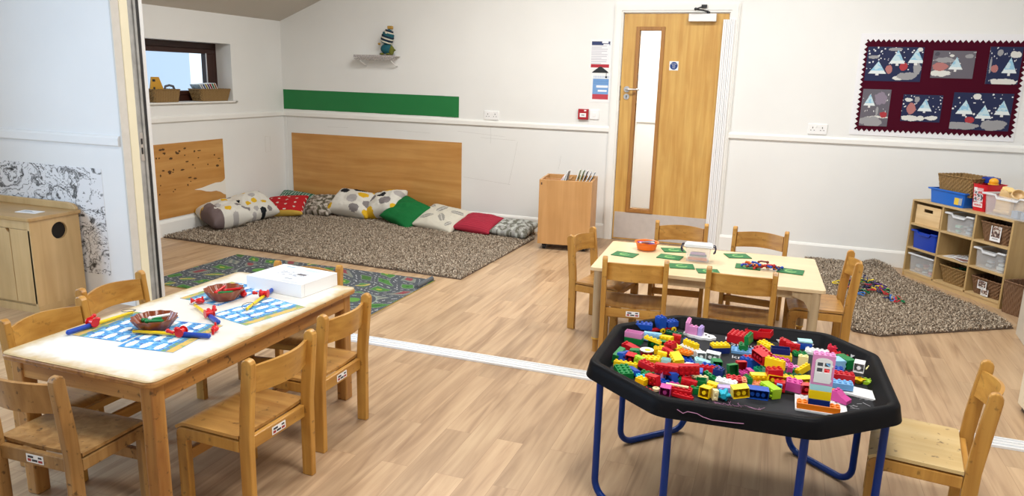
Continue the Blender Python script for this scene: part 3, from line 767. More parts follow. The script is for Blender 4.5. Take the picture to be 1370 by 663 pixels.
t = thing('road_play_mat', 'printed road play mat with grey streets lying before the big rug', 'play mat')
o = painted('mat_surface', 1.78, .93, 300, 156, roadmat, .006, 'flat', t, (1.905, -2.505, .0005), (0, 0, R(-.6)), m=PAINTCLOTH)
g = G()
g.sheet(lambda u, v: (2.772+.016*math.cos(u*4.4+3.4)-.0, -2.30+v*.245*1.0, .018+.015*math.sin(u*4.4+3.4)), 8, 4, .003)
g.build('curled_corner', mat('mat_backing', (.09, .10, .11, 1), .8), t)

# ------------------------------------------------------------------ cushions
def cushion(name, label, loc, w_, d_, h_, rot, fn, n=44, m=None, puff=1.0, group=None, sag=0, seed=0):
    def prof(a): return max(0, 1-abs(a)**2.6)**.5
    vs, fs, cols = [], [], []
    for side in (1, -1):
        base = len(vs)
        for j in range(n+1):
            for i in range(n+1):
                u, v = i/n*2-1, j/n*2-1
                pin = 1-.10*(u*u*(1-v*v)*0+ (1-u*u)*v*v*.0)
                ex = 1-.09*(1-v*v); ey = 1-.09*(1-u*u)    # sides drawn in, corners stick out
                x, y = u*w_/2*(1-.10*(1-u*u)*0)*(1-.07*(1-v*v)*abs(u)), v*d_/2*(1-.07*(1-u*u)*abs(v))
                wr = .05*fbm(u*1.7+seed, v*1.7, seed)*prof(u)*prof(v)
                z = side*(h_/2)*(prof(u)*prof(v))**.8*puff + wr*h_*2.0
                z -= sag*(u*u)
                vs.append((x, y, z))
        for j in range(n):
            for i in range(n):
                k = base+j*(n+1)+i
                q = (k, k+1, k+n+2, k+n+1)
                fs.append(q if side > 0 else q[::-1]); cols.append(fn((i+.5)/n, (j+.5)/n, side))
    me = bpy.data.meshes.new(name); me.from_pydata(vs, [], fs)
    at = me.color_attributes.new('col', 'FLOAT_COLOR', 'CORNER'); buf = []
    for p, c in zip(me.polygons, cols): buf.extend([c[0], c[1], c[2], 1]*p.loop_total)
    at.data.foreach_set('color', buf)
    bm = bmesh.new(); bm.from_mesh(me); bmesh.ops.remove_doubles(bm, verts=bm.verts, dist=.0004); bm.to_mesh(me); bm.free()
    me.materials.append(m or PAINTCLOTH)
    for p in me.polygons: p.use_smooth = True
    o = link(name, me, None, loc, tuple(R(a) for a in rot))
    return tag(o, label, 'cushion', group)
OFFW = (.66, .64, .58)
def dots(seed, n=16, r=(.07, .12)):
    rd = random.Random(seed); ds = []
    cs = [(.66, .40, .02), (.22, .20, .20), (.012, .015, .02), (.66, .40, .02), (.40, .38, .37)]
    for k in range(400):
        x, y, q = rd.random(), rd.random(), rd.uniform(*r)
        if all(math.hypot(x-a, y-b) > q+c+.02 for a, b, c, _ in ds): ds.append((x, y, q, cs[len(ds) % 5]))
        if len(ds) >= n: break
    def f(u, v, s):
        for x, y, q, c in ds:
            if math.hypot(u-x, (v-y)*1.0) < q: return c
        return OFFW
    return f
def plain(c): return lambda u, v, s: c
GC = 'cushions along the reading corner walls'
z0 = .028
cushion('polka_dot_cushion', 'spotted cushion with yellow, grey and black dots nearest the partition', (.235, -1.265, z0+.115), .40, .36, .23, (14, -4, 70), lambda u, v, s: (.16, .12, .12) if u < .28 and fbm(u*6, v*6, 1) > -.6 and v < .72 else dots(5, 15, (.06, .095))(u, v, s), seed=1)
cushion('polka_dot_cushion', 'spotted cushion with yellow and grey dots leaning between the spotted and red ones', (.225, -.850, z0+.125), .40, .36, .20, (30, -6, 76), dots(8, 17, (.06, .09)), seed=2)
def reddot(u, v, s):
    a, b = (u*4.5) % 1, (v*4.5+.5*(int(u*4.5) % 2)) % 1
    if v < .07 and u > .3: return (.55, .35, .06)
    return (.7, .62, .55) if math.hypot(a-.5, b-.5) < .14 else (.45, .015, .02)
cushion('red_dotted_cushion', 'red cushion with small white dots near the corner', (.33, -.47, z0+.080), .42, .38, .12, (20, -4, 22), reddot, seed=3)
def gingham(u, v, s):
    a, b = (u*13) % 1 < .5, (v*13) % 1 < .5
    return (.01, .07, .035) if a and b else (.05, .17, .11) if a or b else (.50, .56, .50)
cushion('gingham_cushion', 'dark green gingham cushion right in the corner of the walls', (.26, -.225, z0+.085), .40, .34, .12, (24, 6, 10), gingham, seed=4, n=56)
def speck(c1, c2, c3, seed):
    def f(u, v, s):
        q = fbm(u*9, v*9, seed)
        return c1 if q > .18 else c2 if q > -.12 else c3
    return f
cushion('floral_cushion', 'grey brown floral cushion between the gingham and the long spotted ones', (.60, -.245, z0+.075), .40, .34, .14, (26, -4, -4), speck((.50, .46, .40), (.28, .24, .20), (.10, .09, .06), 3), seed=5)
big = dots(13, 9, (.13, .19))
cushion('big_dot_cushion', 'large dotted cushion with a mustard spot, left of the two leaning on the panel', (.985, -.215, z0+.120), .50, .34, .21, (34, 4, -2), dots(31, 9, (.11, .17)), seed=6)
cushion('big_dot_cushion', 'large dotted cushion propped higher, right of the two leaning on the panel', (1.345, -.190, z0+.140), .40, .34, .21, (34, -12, -3), dots(22, 8, (.12, .17)), seed=7)
cushion('green_cushion', 'plain bright green cushion beside the large dotted ones', (1.640, -.30, z0+.095), .42, .38, .15, (28, 12, -20), plain((.008, .14, .035)), seed=8)
def leaf(u, v, s):
    for x, y, a, r in ((.25, .3, .6, .16), (.6, .35, 2.2, .15), (.42, .7, 1.2, .16), (.82, .68, .3, .15), (.1, .8, 2.5, .12), (.85, .2, 1.0, .10)):
        dx, dy = u-x, v-y; p, q = dx*math.cos(a)+dy*math.sin(a), -dx*math.sin(a)+dy*math.cos(a)
        e = (p/r)**2+(q/(r*.5))**2
        if e < 1: return (.30, .29, .26) if abs(q) > .01 else (.55, .53, .48)
    return (.60, .57, .48)
cushion('leaf_cushion', 'cream cushion with grey leaves between the green and the raspberry ones', (2.03, -.31, z0+.075), .47, .40, .13, (22, 4, -10), leaf, seed=9, n=56)
cushion('striped_cushion', 'raspberry red finely striped cushion lying on the rug edge', (2.42, -.31, z0+.062), .40, .36, .12, (14, 2, -6), lambda u, v, s: (.40, .03, .055) if (v*16) % 1 < .6 else (.30, .02, .04), seed=10, n=64)
cushion('floral_cushion', 'grey and white floral cushion at the right end beside the wooden book box', (2.79, -.33, z0+.055), .38, .34, .11, (12, 2, -5), speck((.50, .52, .48), (.34, .34, .32), (.16, .16, .13), 7), seed=11)

# ------------------------------------------------------------------ mobile book box
t = thing('book_box', 'wooden book box on castors filled with picture books, left of the door', 'book box', (3.345, -.485, 0), R(7.2))
W2, D2, Z0, Z1 = .2275, .215, .052, .615
G().b2(-W2, W2, -D2, -D2+.018, Z0, Z1).build('front_panel', BOXWOOD, t, bevel=.0015)
G().b2(-W2, W2, D2-.018, D2, Z0, Z1).build('back_panel', BOXWOOD, t, bevel=.0015)
for s in (-1, 1): G().b2(*sorted((s*W2, s*(W2-.018))), -D2+.0182, D2-.0182, Z0, Z1).build('side_panel', BOXWOOD, t, bevel=.0015)
G().b2(-W2+.019, W2-.019, -.006, .006, .30, Z1-.012).b2(-.006, .006, -D2+.019, D2-.019, .30, Z1-.012).build('divider', BOXWOOD, t)
G().b2(-W2+.018, W2-.018, -D2+.018, D2-.018, .34, .355).build('inner_floor', BOXWOOD, t)
for sx in (-1, 1):
    for sy in (-1, 1):
        cg = G().cyl((sx*.175-.012, sy*.165, .025), (sx*.175+.012, sy*.165, .025), .025, seg=20).b2(sx*.175-.018, sx*.175+.018, sy*.165-.012, sy*.165+.012, .03, Z0)
        cg.build('castor', BLACK, t, smooth=True)
G().box((-W2+.02, -D2-.0006, Z1-.035), (.012, .001, .02)).build('chipped_mark', mat('chip', (.12, .06, .03, 1), .7), t)
bcols = [(.55, .12, .30), (.75, .75, .72), (.10, .11, .12), (.70, .62, .55), (.12, .30, .20), (.62, .62, .66), (.20, .22, .25), (.75, .72, .60), (.30, .50, .22), (.08, .08, .10), (.70, .70, .70), (.18, .30, .45)]
bnames = ['pink', 'white', 'black', 'beige', 'dark green', 'pale grey', 'charcoal', 'cream', 'leaf green', 'black', 'light grey', 'blue']
bm_ = [mat('book_cover_%s' % 'abcdefghijkl'[k], (*c, 1), .4, noise_amt=.25, nscale=25) for k, c in enumerate(bcols)]
Mb = Matrix.Translation(t.location) @ Matrix.Rotation(R(7.2), 4, 'Z')
books = []
for k in range(7): books.append((-.165+.020*k, -.10+.006*(k % 3), k, 46-k*5, 'left'))
for k in range(5): books.append((.022+.020*k, .05+.01*(k % 2), 7+k, 20+k*4, 'right'))
for x, y, k, lean, side in books:
    th, hh, ww = .008, .25, .165
    pb = Mb @ Vector((x, y, .440))
    b = thing('picture_book', '%s picture book, %s from the left in the %s half of the book box' % (bnames[k], ('first', 'second', 'third', 'fourth', 'fifth', 'sixth', 'seventh')[k if k < 7 else k-7], side), 'book', pb, R(7.2), 'picture books in the wooden book box')
    g = G()
    rm = Matrix.Rotation(R(lean*.75), 4, 'Y') @ Matrix.Rotation(R(-4), 4, 'X')
    off = rm @ Vector((0, 0, hh/2))
    g.box(off, (th, ww, hh), m=rm.to_3x3()); g.build('cover', bm_[k], b, bevel=.001)
    g = G(); off2 = rm @ Vector((0, -.0015, hh/2+.0008)); g.box(off2, (th*.55, ww-.002, hh+.001), m=rm.to_3x3()); g.build('pages', PAPERW, b)

# ------------------------------------------------------------------ chairs
STICK_BITS = [mat('sticker_red', (.35, .03, .03, 1)), mat('sticker_black', (.03, .03, .04, 1))]
W_, H_ = .170, .570
def make_chair(label, loc, rz, group):
    t = thing('childrens_chair', label, 'chair', loc, rz, group)
    for s in (-1, 1):
        x0, x1 = sorted((s*W_, s*(W_-.026)))
        # rear upright: broad board leaning back above the seat, rounded top
        prof = [(-.128, 0), (-.172, 0), (-.174, .30), (-.196, H_-.03)]
        prof += [(-.1755-.0205*math.cos(R(a)), H_-.0205+.0205*math.sin(R(a))) for a in (15, 45, 75, 105, 135, 165)]
        prof += [(-.155, H_-.03), (-.145, .46), (-.134, .36), (-.128, .25)]
        G().prism(prof, 'x', x0, x1).build('rear_leg', CHZ, t, bevel=.004)
        # front leg with the rounded knee into the side rail
        k = .028
        prof = [(.142, 0), (.142, .280-k)]+[(.142-k+k*math.cos(R(a)), .280-k+k*math.sin(R(a))) for a in (25, 50, 75, 90)]
        prof += [(-.1278, .280), (-.1278, .238)]+[(.086+.012*math.sin(R(a)), .226+.012*math.cos(R(a))) for a in (0, 30, 60, 90)]
        prof += [(.098, 0)]
        G().prism(prof, 'x', x0, x1).build('front_leg', CHZ, t, bevel=.004)
    # dished plywood seat
    iw = W_-.0
    def seat(u, v):
        x = -iw+2*iw*u; y = -.1275+.272*v
        z = .298-.006*math.sin(PI*u)*min(1, (1-v)*3)
        if v > .82: z -= .018*((v-.82)/.18)**2
        return (x, y, z)
    G().sheet(seat, 20, 20, .011).build('seat', CHY, t, smooth=True)
    G().b2(-W_+.0262, W_-.0262, -.150, -.130, .235, .281).build('rear_rail', CHX, t, bevel=.003)
    G().b2(-W_+.0262, W_-.0262, .105, .125, .150, .190).build('stretcher', CHX, t, bevel=.003)
    G().b2(-W_+.0262, W_-.0262, .112, .130, .240, .2745).build('front_rail', CHX, t, bevel=.003)
    # curved back panel with a bowed top
    def back(u, v):
        x = -W_+.026+(2*W_-.052)*u
        bow = .040*math.sin(PI*u)
        z = .440+.004*math.sin(PI*u)+v*(.094+.004*math.sin(PI*u))
        y = -.160-bow-(z-.435)*.12
        return (x, y, z)
    G().sheet(back, 18, 6, .011).build('backrest', CHX, t, smooth=True)
    st = G().b2(-.035, .035, -.1512, -.1502, .244, .272).build('sticker', PAPERW, t)
    G().b2(-.028, -.006, -.1518, -.1513, .260, .267).b2(-.012, .010, -.1518, -.1513, .249, .256).b2(.014, .028, -.1518, -.1513, .261, .267).build('printed_mark', STICK_BITS[1], st)
    G().b2(-.030, -.016, -.1518, -.1513, .248, .257).b2(.014, .030, -.1518, -.1513, .248, .256).build('printed_mark', STICK_BITS[0], st)
    return t
G1, G2 = 'small beech chairs around the long worn table', 'small beech chairs around the pale low table'
chair = make_chair('beech chair at the right side of the worn table, nearer one', (3.385, -4.81, 0), R(88), G1)
for x, y, a, lab, gr in (
    (3.335, -4.343, 90, 'beech chair at the right side of the worn table, farther one', G1),
    (2.700, -4.855, -90, 'beech chair left of the worn table, nearer one', G1),
    (2.600, -4.455, -88, 'beech chair left of the worn table, in front of the partition post', G1),
    (2.975, -5.135, 2, 'grimy beech chair at the near end of the worn table', G1),
    (3.030, -4.035, 190, 'beech chair at the far end of the worn table, mostly behind the white box', G1),
    (4.400, -2.880, 8, 'beech chair on the tray side of the pale table, left of the two', G2),
    (4.945, -2.872, 2, 'beech chair on the tray side of the pale table, right of the two', G2),
    (4.526, -2.080, 185, 'beech chair on the door side of the pale table, in front of the door', G2),
    (4.985, -2.075, 174, 'beech chair on the door side of the pale table, in front of the blank wall', G2),
    (4.166, -2.523, -100, 'beech chair at the left end of the pale table, near the book box', G2),
    (5.330, -2.482, 93, 'beech chair at the right end of the pale table, against the smaller rug', G2),
    (5.605, -4.120, 82, 'beech chair with a pale scratched seat right of the black tray', None)):
    c = dup(chair, (x, y, 0), R(a), lab, gr)
    if gr is None:
        del c['group']
        SEATM = wood('pale_scratched_seat', (.66, .50, .24, 1), (.56, .38, .15, 1), 'y', .8, .45, .12, wear=.8)
        for ch in c.children:
            if ch.name.startswith('seat'): ch.material_slots[0].link = 'OBJECT'; ch.material_slots[0].material = SEATM
    if x == 2.975:
        OLDZ = wood('grimy_beech', (.46, .26, .09, 1), (.27, .13, .035, 1), 'z', 1, .45, .2, wear=.9)
        for ch in c.children:
            if not ch.name.startswith('sticker'): ch.material_slots[0].link = 'OBJECT'; ch.material_slots[0].material = OLDZ

# ------------------------------------------------------------------ tables
def rtable_top(g, w_, d_, z0, z1, r): g.prism(rrect(w_, d_, r), 'z', z0, z1)
t = thing('long_table', 'long worn wooden children\'s table with a cream top, front left', 'table', (3.02, -4.575, 0))
TH = .522
TOPM = mat('cream_laminate_top', (.74, .70, .62, 1), .32, .45, noise_amt=.05, nscale=5)
g = G(); g.prism(rrect(.655, 1.175, .035), 'z', TH-.022, TH-.0015); g.build('table_top', T1X, t, bevel=.006)
G().prism(rrect(.650, 1.170, .033), 'z', TH-.0015, TH-.0004).build('worn_edge', mat('worn_cream_edge', (.56, .42, .22, 1), .4, noise_amt=.3, nscale=18), t)
def worn(u, v):
    x, y = (u-.5)*.650, (v-.5)*1.170
    d = min(.325-abs(x), .585-abs(y)); q = d+.030*fbm(x*9, y*9, 2)+.012*fbm(x*40, y*40, 5)
    k = max(0, min(1, q/.050)); a, b = (.56, .42, .22), (.77, .745, .68)
    s_ = 1-.05*max(0, fbm(x*6, y*6, 9))
    return tuple((a[i]+(b[i]-a[i])*k)*s_ for i in range(3))
painted('laminate_surface', .632, 1.152, 120, 218, worn, .0004, 'flat', t, (0, 0, TH-.0004), m=attr_mat('worn_laminate', .32, .45))
for s in (-1, 1):
    G().b2(*sorted((s*.300, s*.278)), -.525, .525, TH-.085, TH-.0225).build('side_rail', T1X, t, bevel=.003)
    G().b2(-.262, .262, *sorted((s*.560, s*.538)), TH-.085, TH-.0225).build('end_rail', wood('worn_end_rail_'+('far' if s > 0 else 'near'), (.60, .33, .10, 1), (.34, .15, .035, 1), 'x', 1, .4, .15, wear=.9), t, bevel=.003)
    for q in (-1, 1): G().b2(*sorted((s*.303, s*.253)), *sorted((q*.565, q*.513)), 0, TH-.0226).build('leg', T1W, t, bevel=.006)
t = thing('low_table', 'low table with a pale maple top and turned grey legs in front of the door', 'table', (4.745, -2.612, 0), R(2.4))
TZ = .480
G().prism(rrect(1.18, .715, .018), 'z', TZ-.020, TZ).build('table_top', T2TOP, t, bevel=.003)
for s in (-1, 1):
    G().b2(-.50, .50, *sorted((s*.330, s*.312)), TZ-.062, TZ-.0205).build('long_rail', GREYWOOD, t)
    G().b2(*sorted((s*.545, s*.527)), -.27, .27, TZ-.062, TZ-.0205).build('end_rail', GREYWOOD, t)
    for q in (-1, 1):
        lg = G().lathe([(.026, TZ-.0206-.0001), (.0255, .40), (.024, .20), (.022, .095), (.021, .075)][::-1], 20, (s*.545, q*.330, 0))
        # bracket where the leg meets the top
        lg.prism([(s*.545, TZ-.021), (s*.545-s*.11, TZ-.021), (s*.545-s*.11, TZ-.045), (s*.545-s*.05, TZ-.07), (s*.545-s*.02, TZ-.12)], 'y', q*.330-.018, q*.330+.018)
        l = lg.build('leg', GREYWOOD, t, smooth=True)
        G().lathe([(.018, .0), (.015, .006), (.0165, .055), (.018, .072)], 18, (s*.545, q*.330, 0)).build('foot_extension', CHZ, l, smooth=True)
        G().lathe([(.020, .070), (.0235, .073), (.0235, .079), (.020, .082)], 18, (s*.545, q*.330, 0)).build('brass_ring', mat('brass_ring_metal', (.70, .45, .10, 1), .3, .5, .6), l, smooth=True)
# ------------------------------------------------------------------ things on the long table
def fishmat(seed):
    def f(u, v):
        # u across (sand at u=1), v along
        if u > .86: return (.62, .42, .12) if fbm(u*7, v*7, seed) > -.2 else (.30, .36, .12)
        if u > .78: return (.16, .30, .16) if fbm(u*9, v*14, seed) > 0 else (.08, .22, .42)
        a, b = u/.78*3, v*4
        ca, cb = a-int(a)-.5, b-int(b)-.5
        e = (cb/.40)**2+(ca/.26)**2
        if e < 1: return (.80, .82, .82)
        if .30 < cb+.12 < .52 and abs(ca) < (cb-.14)*.8: return (.80, .82, .82)
        q = fbm(u*5, v*12, seed+3)
        return (.06, .28, .62) if q > .05 else (.20, .50, .74) if q > -.25 else (.04, .14, .45)
    return f
z = TH+.0003
for k, (x, y, a, lab) in enumerate(((3.085, -4.805, 8, 'fish counting mat under the near yellow fishing rod, nearest the front table edge'), (3.175, -4.445, -13, 'fish counting mat under the slanting rod in front of the white box'),
                      (2.890, -4.305, 176, 'fish counting mat under the far brown bowl'), (2.860, -4.790, 185, 'fish counting mat under the near brown bowl and the left rod'))):
    o = painted('fish_mat', .215, .290, 66, 88, fishmat(k), .0012, 'flat', None, (x, y, z), (0, 0, R(a)))
    tag(o, lab, 'paper mat', 'fish counting mats on the long table')
BOWLB = mat('brown_lacquer_bowl', (.24, .05, .014, 1), .28, .5, coat=.15, noise_amt=.15, nscale=10)
GRNP = mat('green_plastic', (.01, .22, .06, 1), .3)
def bowl(x, y, lab):
    t = thing('fluted_bowl', lab, 'bowl', (x, y, TH+.0016))
    fl = lambda a, z: 1+(.045*math.cos(a*12))*min(1, z/.02)
    G().lathe([(.045, 0), (.050, .003), (.072, .034), (.079, .046), (.076, .0465), (.068, .034), (.046, .008), (.02, .006)], 72, mod=fl).build('bowl', BOWLB, t, smooth=True)
    return t
b1 = bowl(2.975, -4.775, 'near fluted brown bowl with green pieces on the long table')
b2 = bowl(2.945, -4.375, 'far fluted brown bowl with red and green pieces on the long table')
for i, (bx, by, lst) in enumerate(((2.975, -4.775, ((-.02, .01, 20, 'green'), (.015, -.012, 8, 'green'), (.0, .028, 40, 'white'))), (2.945, -4.375, ((.012, -.008, 15, 'green'), (-.028, .01, 100, 'red'), (.03, .024, 25, 'red'))))):
    for k, (dx, dy, a, c) in enumerate(lst):
        o = G().tube([(-.034, 0, 0), (-.03, 0, .001), (.028, 0, .004), (.034, 0, .004)], .0058, 10).ball((-.034, 0, 0), .0085, 10).build('magnet_peg', {'green': GRNP, 'red': RED, 'white': WHITE}[c], None, (bx+dx, by+dy, TH+.030+.004*k), (0, R(-4), R(a)), smooth=True)
        tag(o, '%s peg lying %s in the %s brown bowl' % (c, ('at the front', 'in the middle', 'at the back')[k], ('near', 'far')[i]), 'peg', 'pegs in the brown bowls')
def rod(x0, y0, x1, y1, blue_first, lab, reel):
    d = Vector((x1-x0, y1-y0, 0)); L = d.length
    t = thing('toy_fishing_rod', lab, 'toy fishing rod', (x0, y0, TH+.012), math.atan2(d.y, d.x), 'toy fishing rods on the long table')
    G().cyl((L*.36, 0, 0), (L, 0, 0), .0068, .0056, 12).ball((L, 0, 0), .0066, 10).build('shaft', YEL, t, smooth=True)
    G().tube([(0, 0, 0), (.01, 0, 0), (L*.30, 0, 0), (L*.36, 0, 0)], .0092, 12).ball((0, 0, 0), .0095, 10).build('handle', BLUEP, t, smooth=True)
    g = G(); g.cyl((L*.36, -.014, .010), (L*.36, .014, .010), .011, seg=18).cyl((L*.36, -.017, .010), (L*.36, -.014, .010), .0165, seg=18).cyl((L*.36, .014, .010), (L*.36, .017, .010), .0165, seg=18).ball((L*.36+.018, -.004, .016), (.012, .009, .009), 10)
    g.cyl((L*.36+.012, .028*reel, .014), (L*.36+.03, .030*reel, .020), .006).ball((L*.36+.032, .030*reel, .021), .008, 8)
    g.build('reel', RED, t, smooth=True)
    pts = [(L+.006, 0, .004)]+[(L-.01+.030*math.cos(a), .022*math.sin(a)*reel, .004+.010*math.sin(a*.5)) for a in [k*.5 for k in range(0, 11)]]
    G().tube(pts, .0011, 6).build('line', BLACK, t, smooth=True)
rod(2.758, -4.950, 2.775, -4.690, 1, 'toy fishing rod at the left, blue handle over the table\'s left side', 1)
rod(3.223, -4.780, 2.952, -4.848, 1, 'toy fishing rod lying in front of the near brown bowl', 1)
rod(3.148, -4.645, 2.925, -4.520, 1, 'toy fishing rod lying between the two bowls, handle toward the viewer', -1)
rod(3.055, -4.200, 3.138, -4.470, 1, 'toy fishing rod slanting in front of the white box, handle away', -1)
for x, y, a, lab in ((2.905, -4.472, 20, 'red magnetic fish lying left of the rod between the bowls'), (3.195, -4.715, 120, 'red magnetic fish on the near mat beside the blue handle'), (2.995, -4.318, -30, 'red magnetic fish beside the far rod and the far bowl')):
    g = G().ball((0, 0, .013), (.020, .014, .012), 14).prism([(-.016, .013), (-.036, .024), (-.036, .002)], 'y', -.004, .004).cyl((.012, 0, .022), (.012, 0, .032), .004)
    o = g.build('magnetic_fish', RED, None, (x, y, TH+.0017), (0, 0, R(a)), smooth=True); tag(o, lab, 'toy fish', 'red magnetic fish on the long table')

t = thing('white_box', 'flat white product box at the far end of the long table', 'box', (3.082, -4.098, TH+.0005), R(-6))
bw, bd, bh = .155, .118, .058
G().b2(-bw, bw, -bd, bd, 0, bh-.0025).build('box_body', PAPERW, t, bevel=.0015)
G().b2(-bw, bw, -bd, bd, bh-.002, bh).build('lid', PAPERW, t)
def lidprint(u, v):
    if .12 < u < .30 and .86 < v < .92: return (.25, .45, .62)
    if .52 < u < .80 and .80 < v < .92: return (.35, .62, .80) if (v*30) % 1 < .6 else (.7, .78, .84)
    if ((u-.66)/.09)**2+((v-.54)/.05)**2 < 1: return (.10, .09, .10)
    if .25 < u < .75 and .36 < v < .64: return (.42, .45, .52) if fbm(u*14, v*10, 3) > .02 else (.74, .76, .78)
    if .55 < u < .70 and .18 < v < .24: return (.3, .35, .42)
    if v < .10 and .6 < u < .9: return (.55, .58, .62)
    return (.80, .80, .80)
painted('printed_lid', 2*bw-.012, 2*bd-.012, 80, 60, lidprint, .0004, 'flat', t, (0, 0, bh+.0001))
G().b2(bw+.0001, bw+.0005, -bd+.02, -bd+.0205, .004, bh-.004).build('fold_line', mat('fold_shadow_line', (.4, .4, .4, 1)), t)

# ------------------------------------------------------------------ things on the low table
tz = TZ+.0004
def card(u, v):
    if math.hypot((u-.5)*1.25, v-.5) < .30 and math.hypot((u-.5)*1.25, v-.5) > .19 and not (u > .55 and v > .5): return (.20, .42, .13)
    if abs(v-.36) < .05 and .35 < u < .7: return (.20, .42, .13)
    return (.018, .15, .045)
for x, y, w2, a, lab in ((4.285, -2.628, .115, -8, 'green sandpaper number card at the left end of the pale table'), (4.535, -2.575, .115, -6, 'green card left of the clear box'),
    (4.530, -2.385, .115, 20, 'green card behind the clear box'), (4.625, -2.765, .115, 12, 'green card in front of the clear box, left one'),
    (4.770, -2.815, .10, 15, 'green card mostly hidden behind the right front chair'), (4.895, -2.368, .115, 22, 'green card alone near the far edge of the pale table'),
    (4.965, -2.615, .115, 0, 'green card under the pile of coloured pieces'), (5.185, -2.615, .115, -6, 'green card right of the pile of coloured pieces')):
    o = painted('number_card', w2*1.15, w2*.95, 40, 34, card, .004, 'flat', None, (x, y, tz), (0, 0, R(a))); tag(o, lab, 'card', 'green number cards on the pale table')
t = thing('orange_bowl', 'orange plastic bowl of felt pens on the pale table', 'bowl', (4.375, -2.435, tz))
OR = mat('orange_plastic', (.80, .16, .01, 1), .3)
G().lathe([(.048, 0), (.055, .004), (.064, .040), (.072, .0445), (.072, .048), (.062, .046), (.053, .008), (.02, .006)], 40).build('bowl', OR, t, smooth=True)
pens = [('purple', (.10, .03, .30)), ('blue', (.02, .06, .35)), ('pink', (.55, .08, .30)), ('black', (.03, .03, .03)), ('violet', (.16, .05, .4)), ('white', (.7, .7, .7)), ('grey', (.25, .25, .3))]
for k, (n_, c) in enumerate(pens):
    a = R(k*52+10); g = G().cyl((-.045, 0, 0), (.03, 0, .0), .0048, seg=10); cap = G().cyl((.03, 0, .0), (.048, 0, .0), .0054, .004, seg=10)
    t = thing('felt_pen', '%s felt pen lying in the orange bowl' % n_, 'pen', (4.375+.012*math.cos(a), -2.435+.012*math.sin(a), tz+.036+.0045*(k//2)), R(-20+k*11), 'felt pens in the orange bowl')
    g.build('barrel', mat('pen_'+n_, (*c, 1), .35), t, smooth=True); cap.build('cap', WHITE if k % 3 == 2 else mat('pen_cap_'+n_, (c[0]*.6, c[1]*.6, c[2]*.6, 1), .35), t, smooth=True)

def tub(g, w0, d0, w1, d1, h, th=.003, rim=.006, r=.02):
    """open topped tapered box made of one shell"""
    bm = g.bm; R_ = []
    for (w_, d_, z) in ((w0, d0, 0), (w1, d1, h), (w1+2*rim, d1+2*rim, h), (w1+2*rim, d1+2*rim, h+th), (w1-2*th, d1-2*th, h+th), (w0-2*th, d0-2*th, th)):
        R_.append([bm.verts.new((x, y, z)) for x, y in rrect(w_, d_, r if z > th else r*.9, 4)])
    n = len(R_[0])
    for a, b in zip(R_, R_[1:]):
        for k in range(n): bm.faces.new((a[k], a[(k+1) % n], b[(k+1) % n], b[k]))
    bm.faces.new(R_[0][::-1]); bm.faces.new(R_[-1])
    return g
t = thing('clear_storage_box', 'clear plastic box with black clip handles on the pale table', 'storage box', (4.690, -2.575, tz), R(3))
tub(G(), .125, .085, .142, .100, .082, .002, .004, .012).build('box_body', CLEAR, t, smooth=True)
G().prism(rrect(.158, .116, .014), 'z', .0845, .088).prism(rrect(.145, .102, .012), 'z', .088, .096).build('lid', mat('frosted_lid', (.85, .87, .88, 1), .3, alpha=.55), t, bevel=.001)
for s in (-1, 1):
    G().tube([(s*.079, -.022, .088), (s*.090, -.022, .086), (s*.094, -.022, .070), (s*.092, -.022, .056), (s*.086, -.02, .050), (s*.086, .02, .050), (s*.092, .022, .056), (s*.094, .022, .070), (s*.090, .022, .086), (s*.079, .022, .088)], .004, 8).build('clip_handle', mat('dark_clip', (.03, .03, .06, 1), .3), t, smooth=True)
cc = [('orange', (.75, .22, .06)), ('pink', (.6, .15, .25)), ('grey blue', (.12, .22, .30)), ('crimson', (.5, .04, .10)), ('lilac', (.42, .25, .48)), ('brown', (.35, .14, .06))]
for k, (n_, c) in enumerate(cc):
    o = G().box((0, 0, 0), (.105-.006*k, .014, .013)).cyl((-.03, 0, .004), (-.03, 0, .007), .005).cyl((.03, 0, .004), (.03, 0, .007), .005).build('counting_stick', mat('stick_'+n_, (*c, 1), .5), None, (4.690, -2.597+.012*(k % 4), tz+.012+.016*(k//2)), (0, 0, R(3+(k*37) % 13-6)), bevel=.001)
    tag(o, '%s stick inside the clear box with black clips' % n_, 'stick', 'coloured sticks in the clear box')
pc = [('blue', (.01, .07, .42)), ('red', (.50, .03, .03)), ('orange', (.65, .15, .02)), ('brown', (.22, .05, .03)), ('navy', (.01, .02, .12))]
rd = random.Random(5)
for k in range(16):
    n_, c = pc[k % 5]; x = -.085+.170*(k/15); r = rd.uniform(.5, 1)
    m_ = bpy.data.materials.get('piece_'+n_) or mat('piece_'+n_, (*c, 1), .3)
    g = G().tube([(-.024, 0, 0), (-.010, .008, .003), (.010, -.006, .004), (.024, 0, 0)], .0052, 8).ball((.024, 0, 0), .0085, 8).ball((-.024, 0, 0), .0075, 8)
    o = g.build('linking_piece', m_, None, (5.035+x, -2.635+rd.uniform(-.02, .02), tz+.0125+.013*(k % 3)*(1-abs(x)/.12)), (0, R(rd.uniform(-8, 8)), R(rd.uniform(-50, 50))), smooth=True)
    tag(o, '%s linking piece, %s in the heap on the pale table' % (n_, ('leftmost', 'far left', 'left, low', 'left side', 'left of centre', 'just left of the middle', 'near the middle', 'in the middle', 'on the middle top', 'just right of the middle', 'right of centre', 'right side', 'right, low', 'farther right', 'far right', 'rightmost')[k]), 'toy piece', 'linking pieces heaped on the pale table')

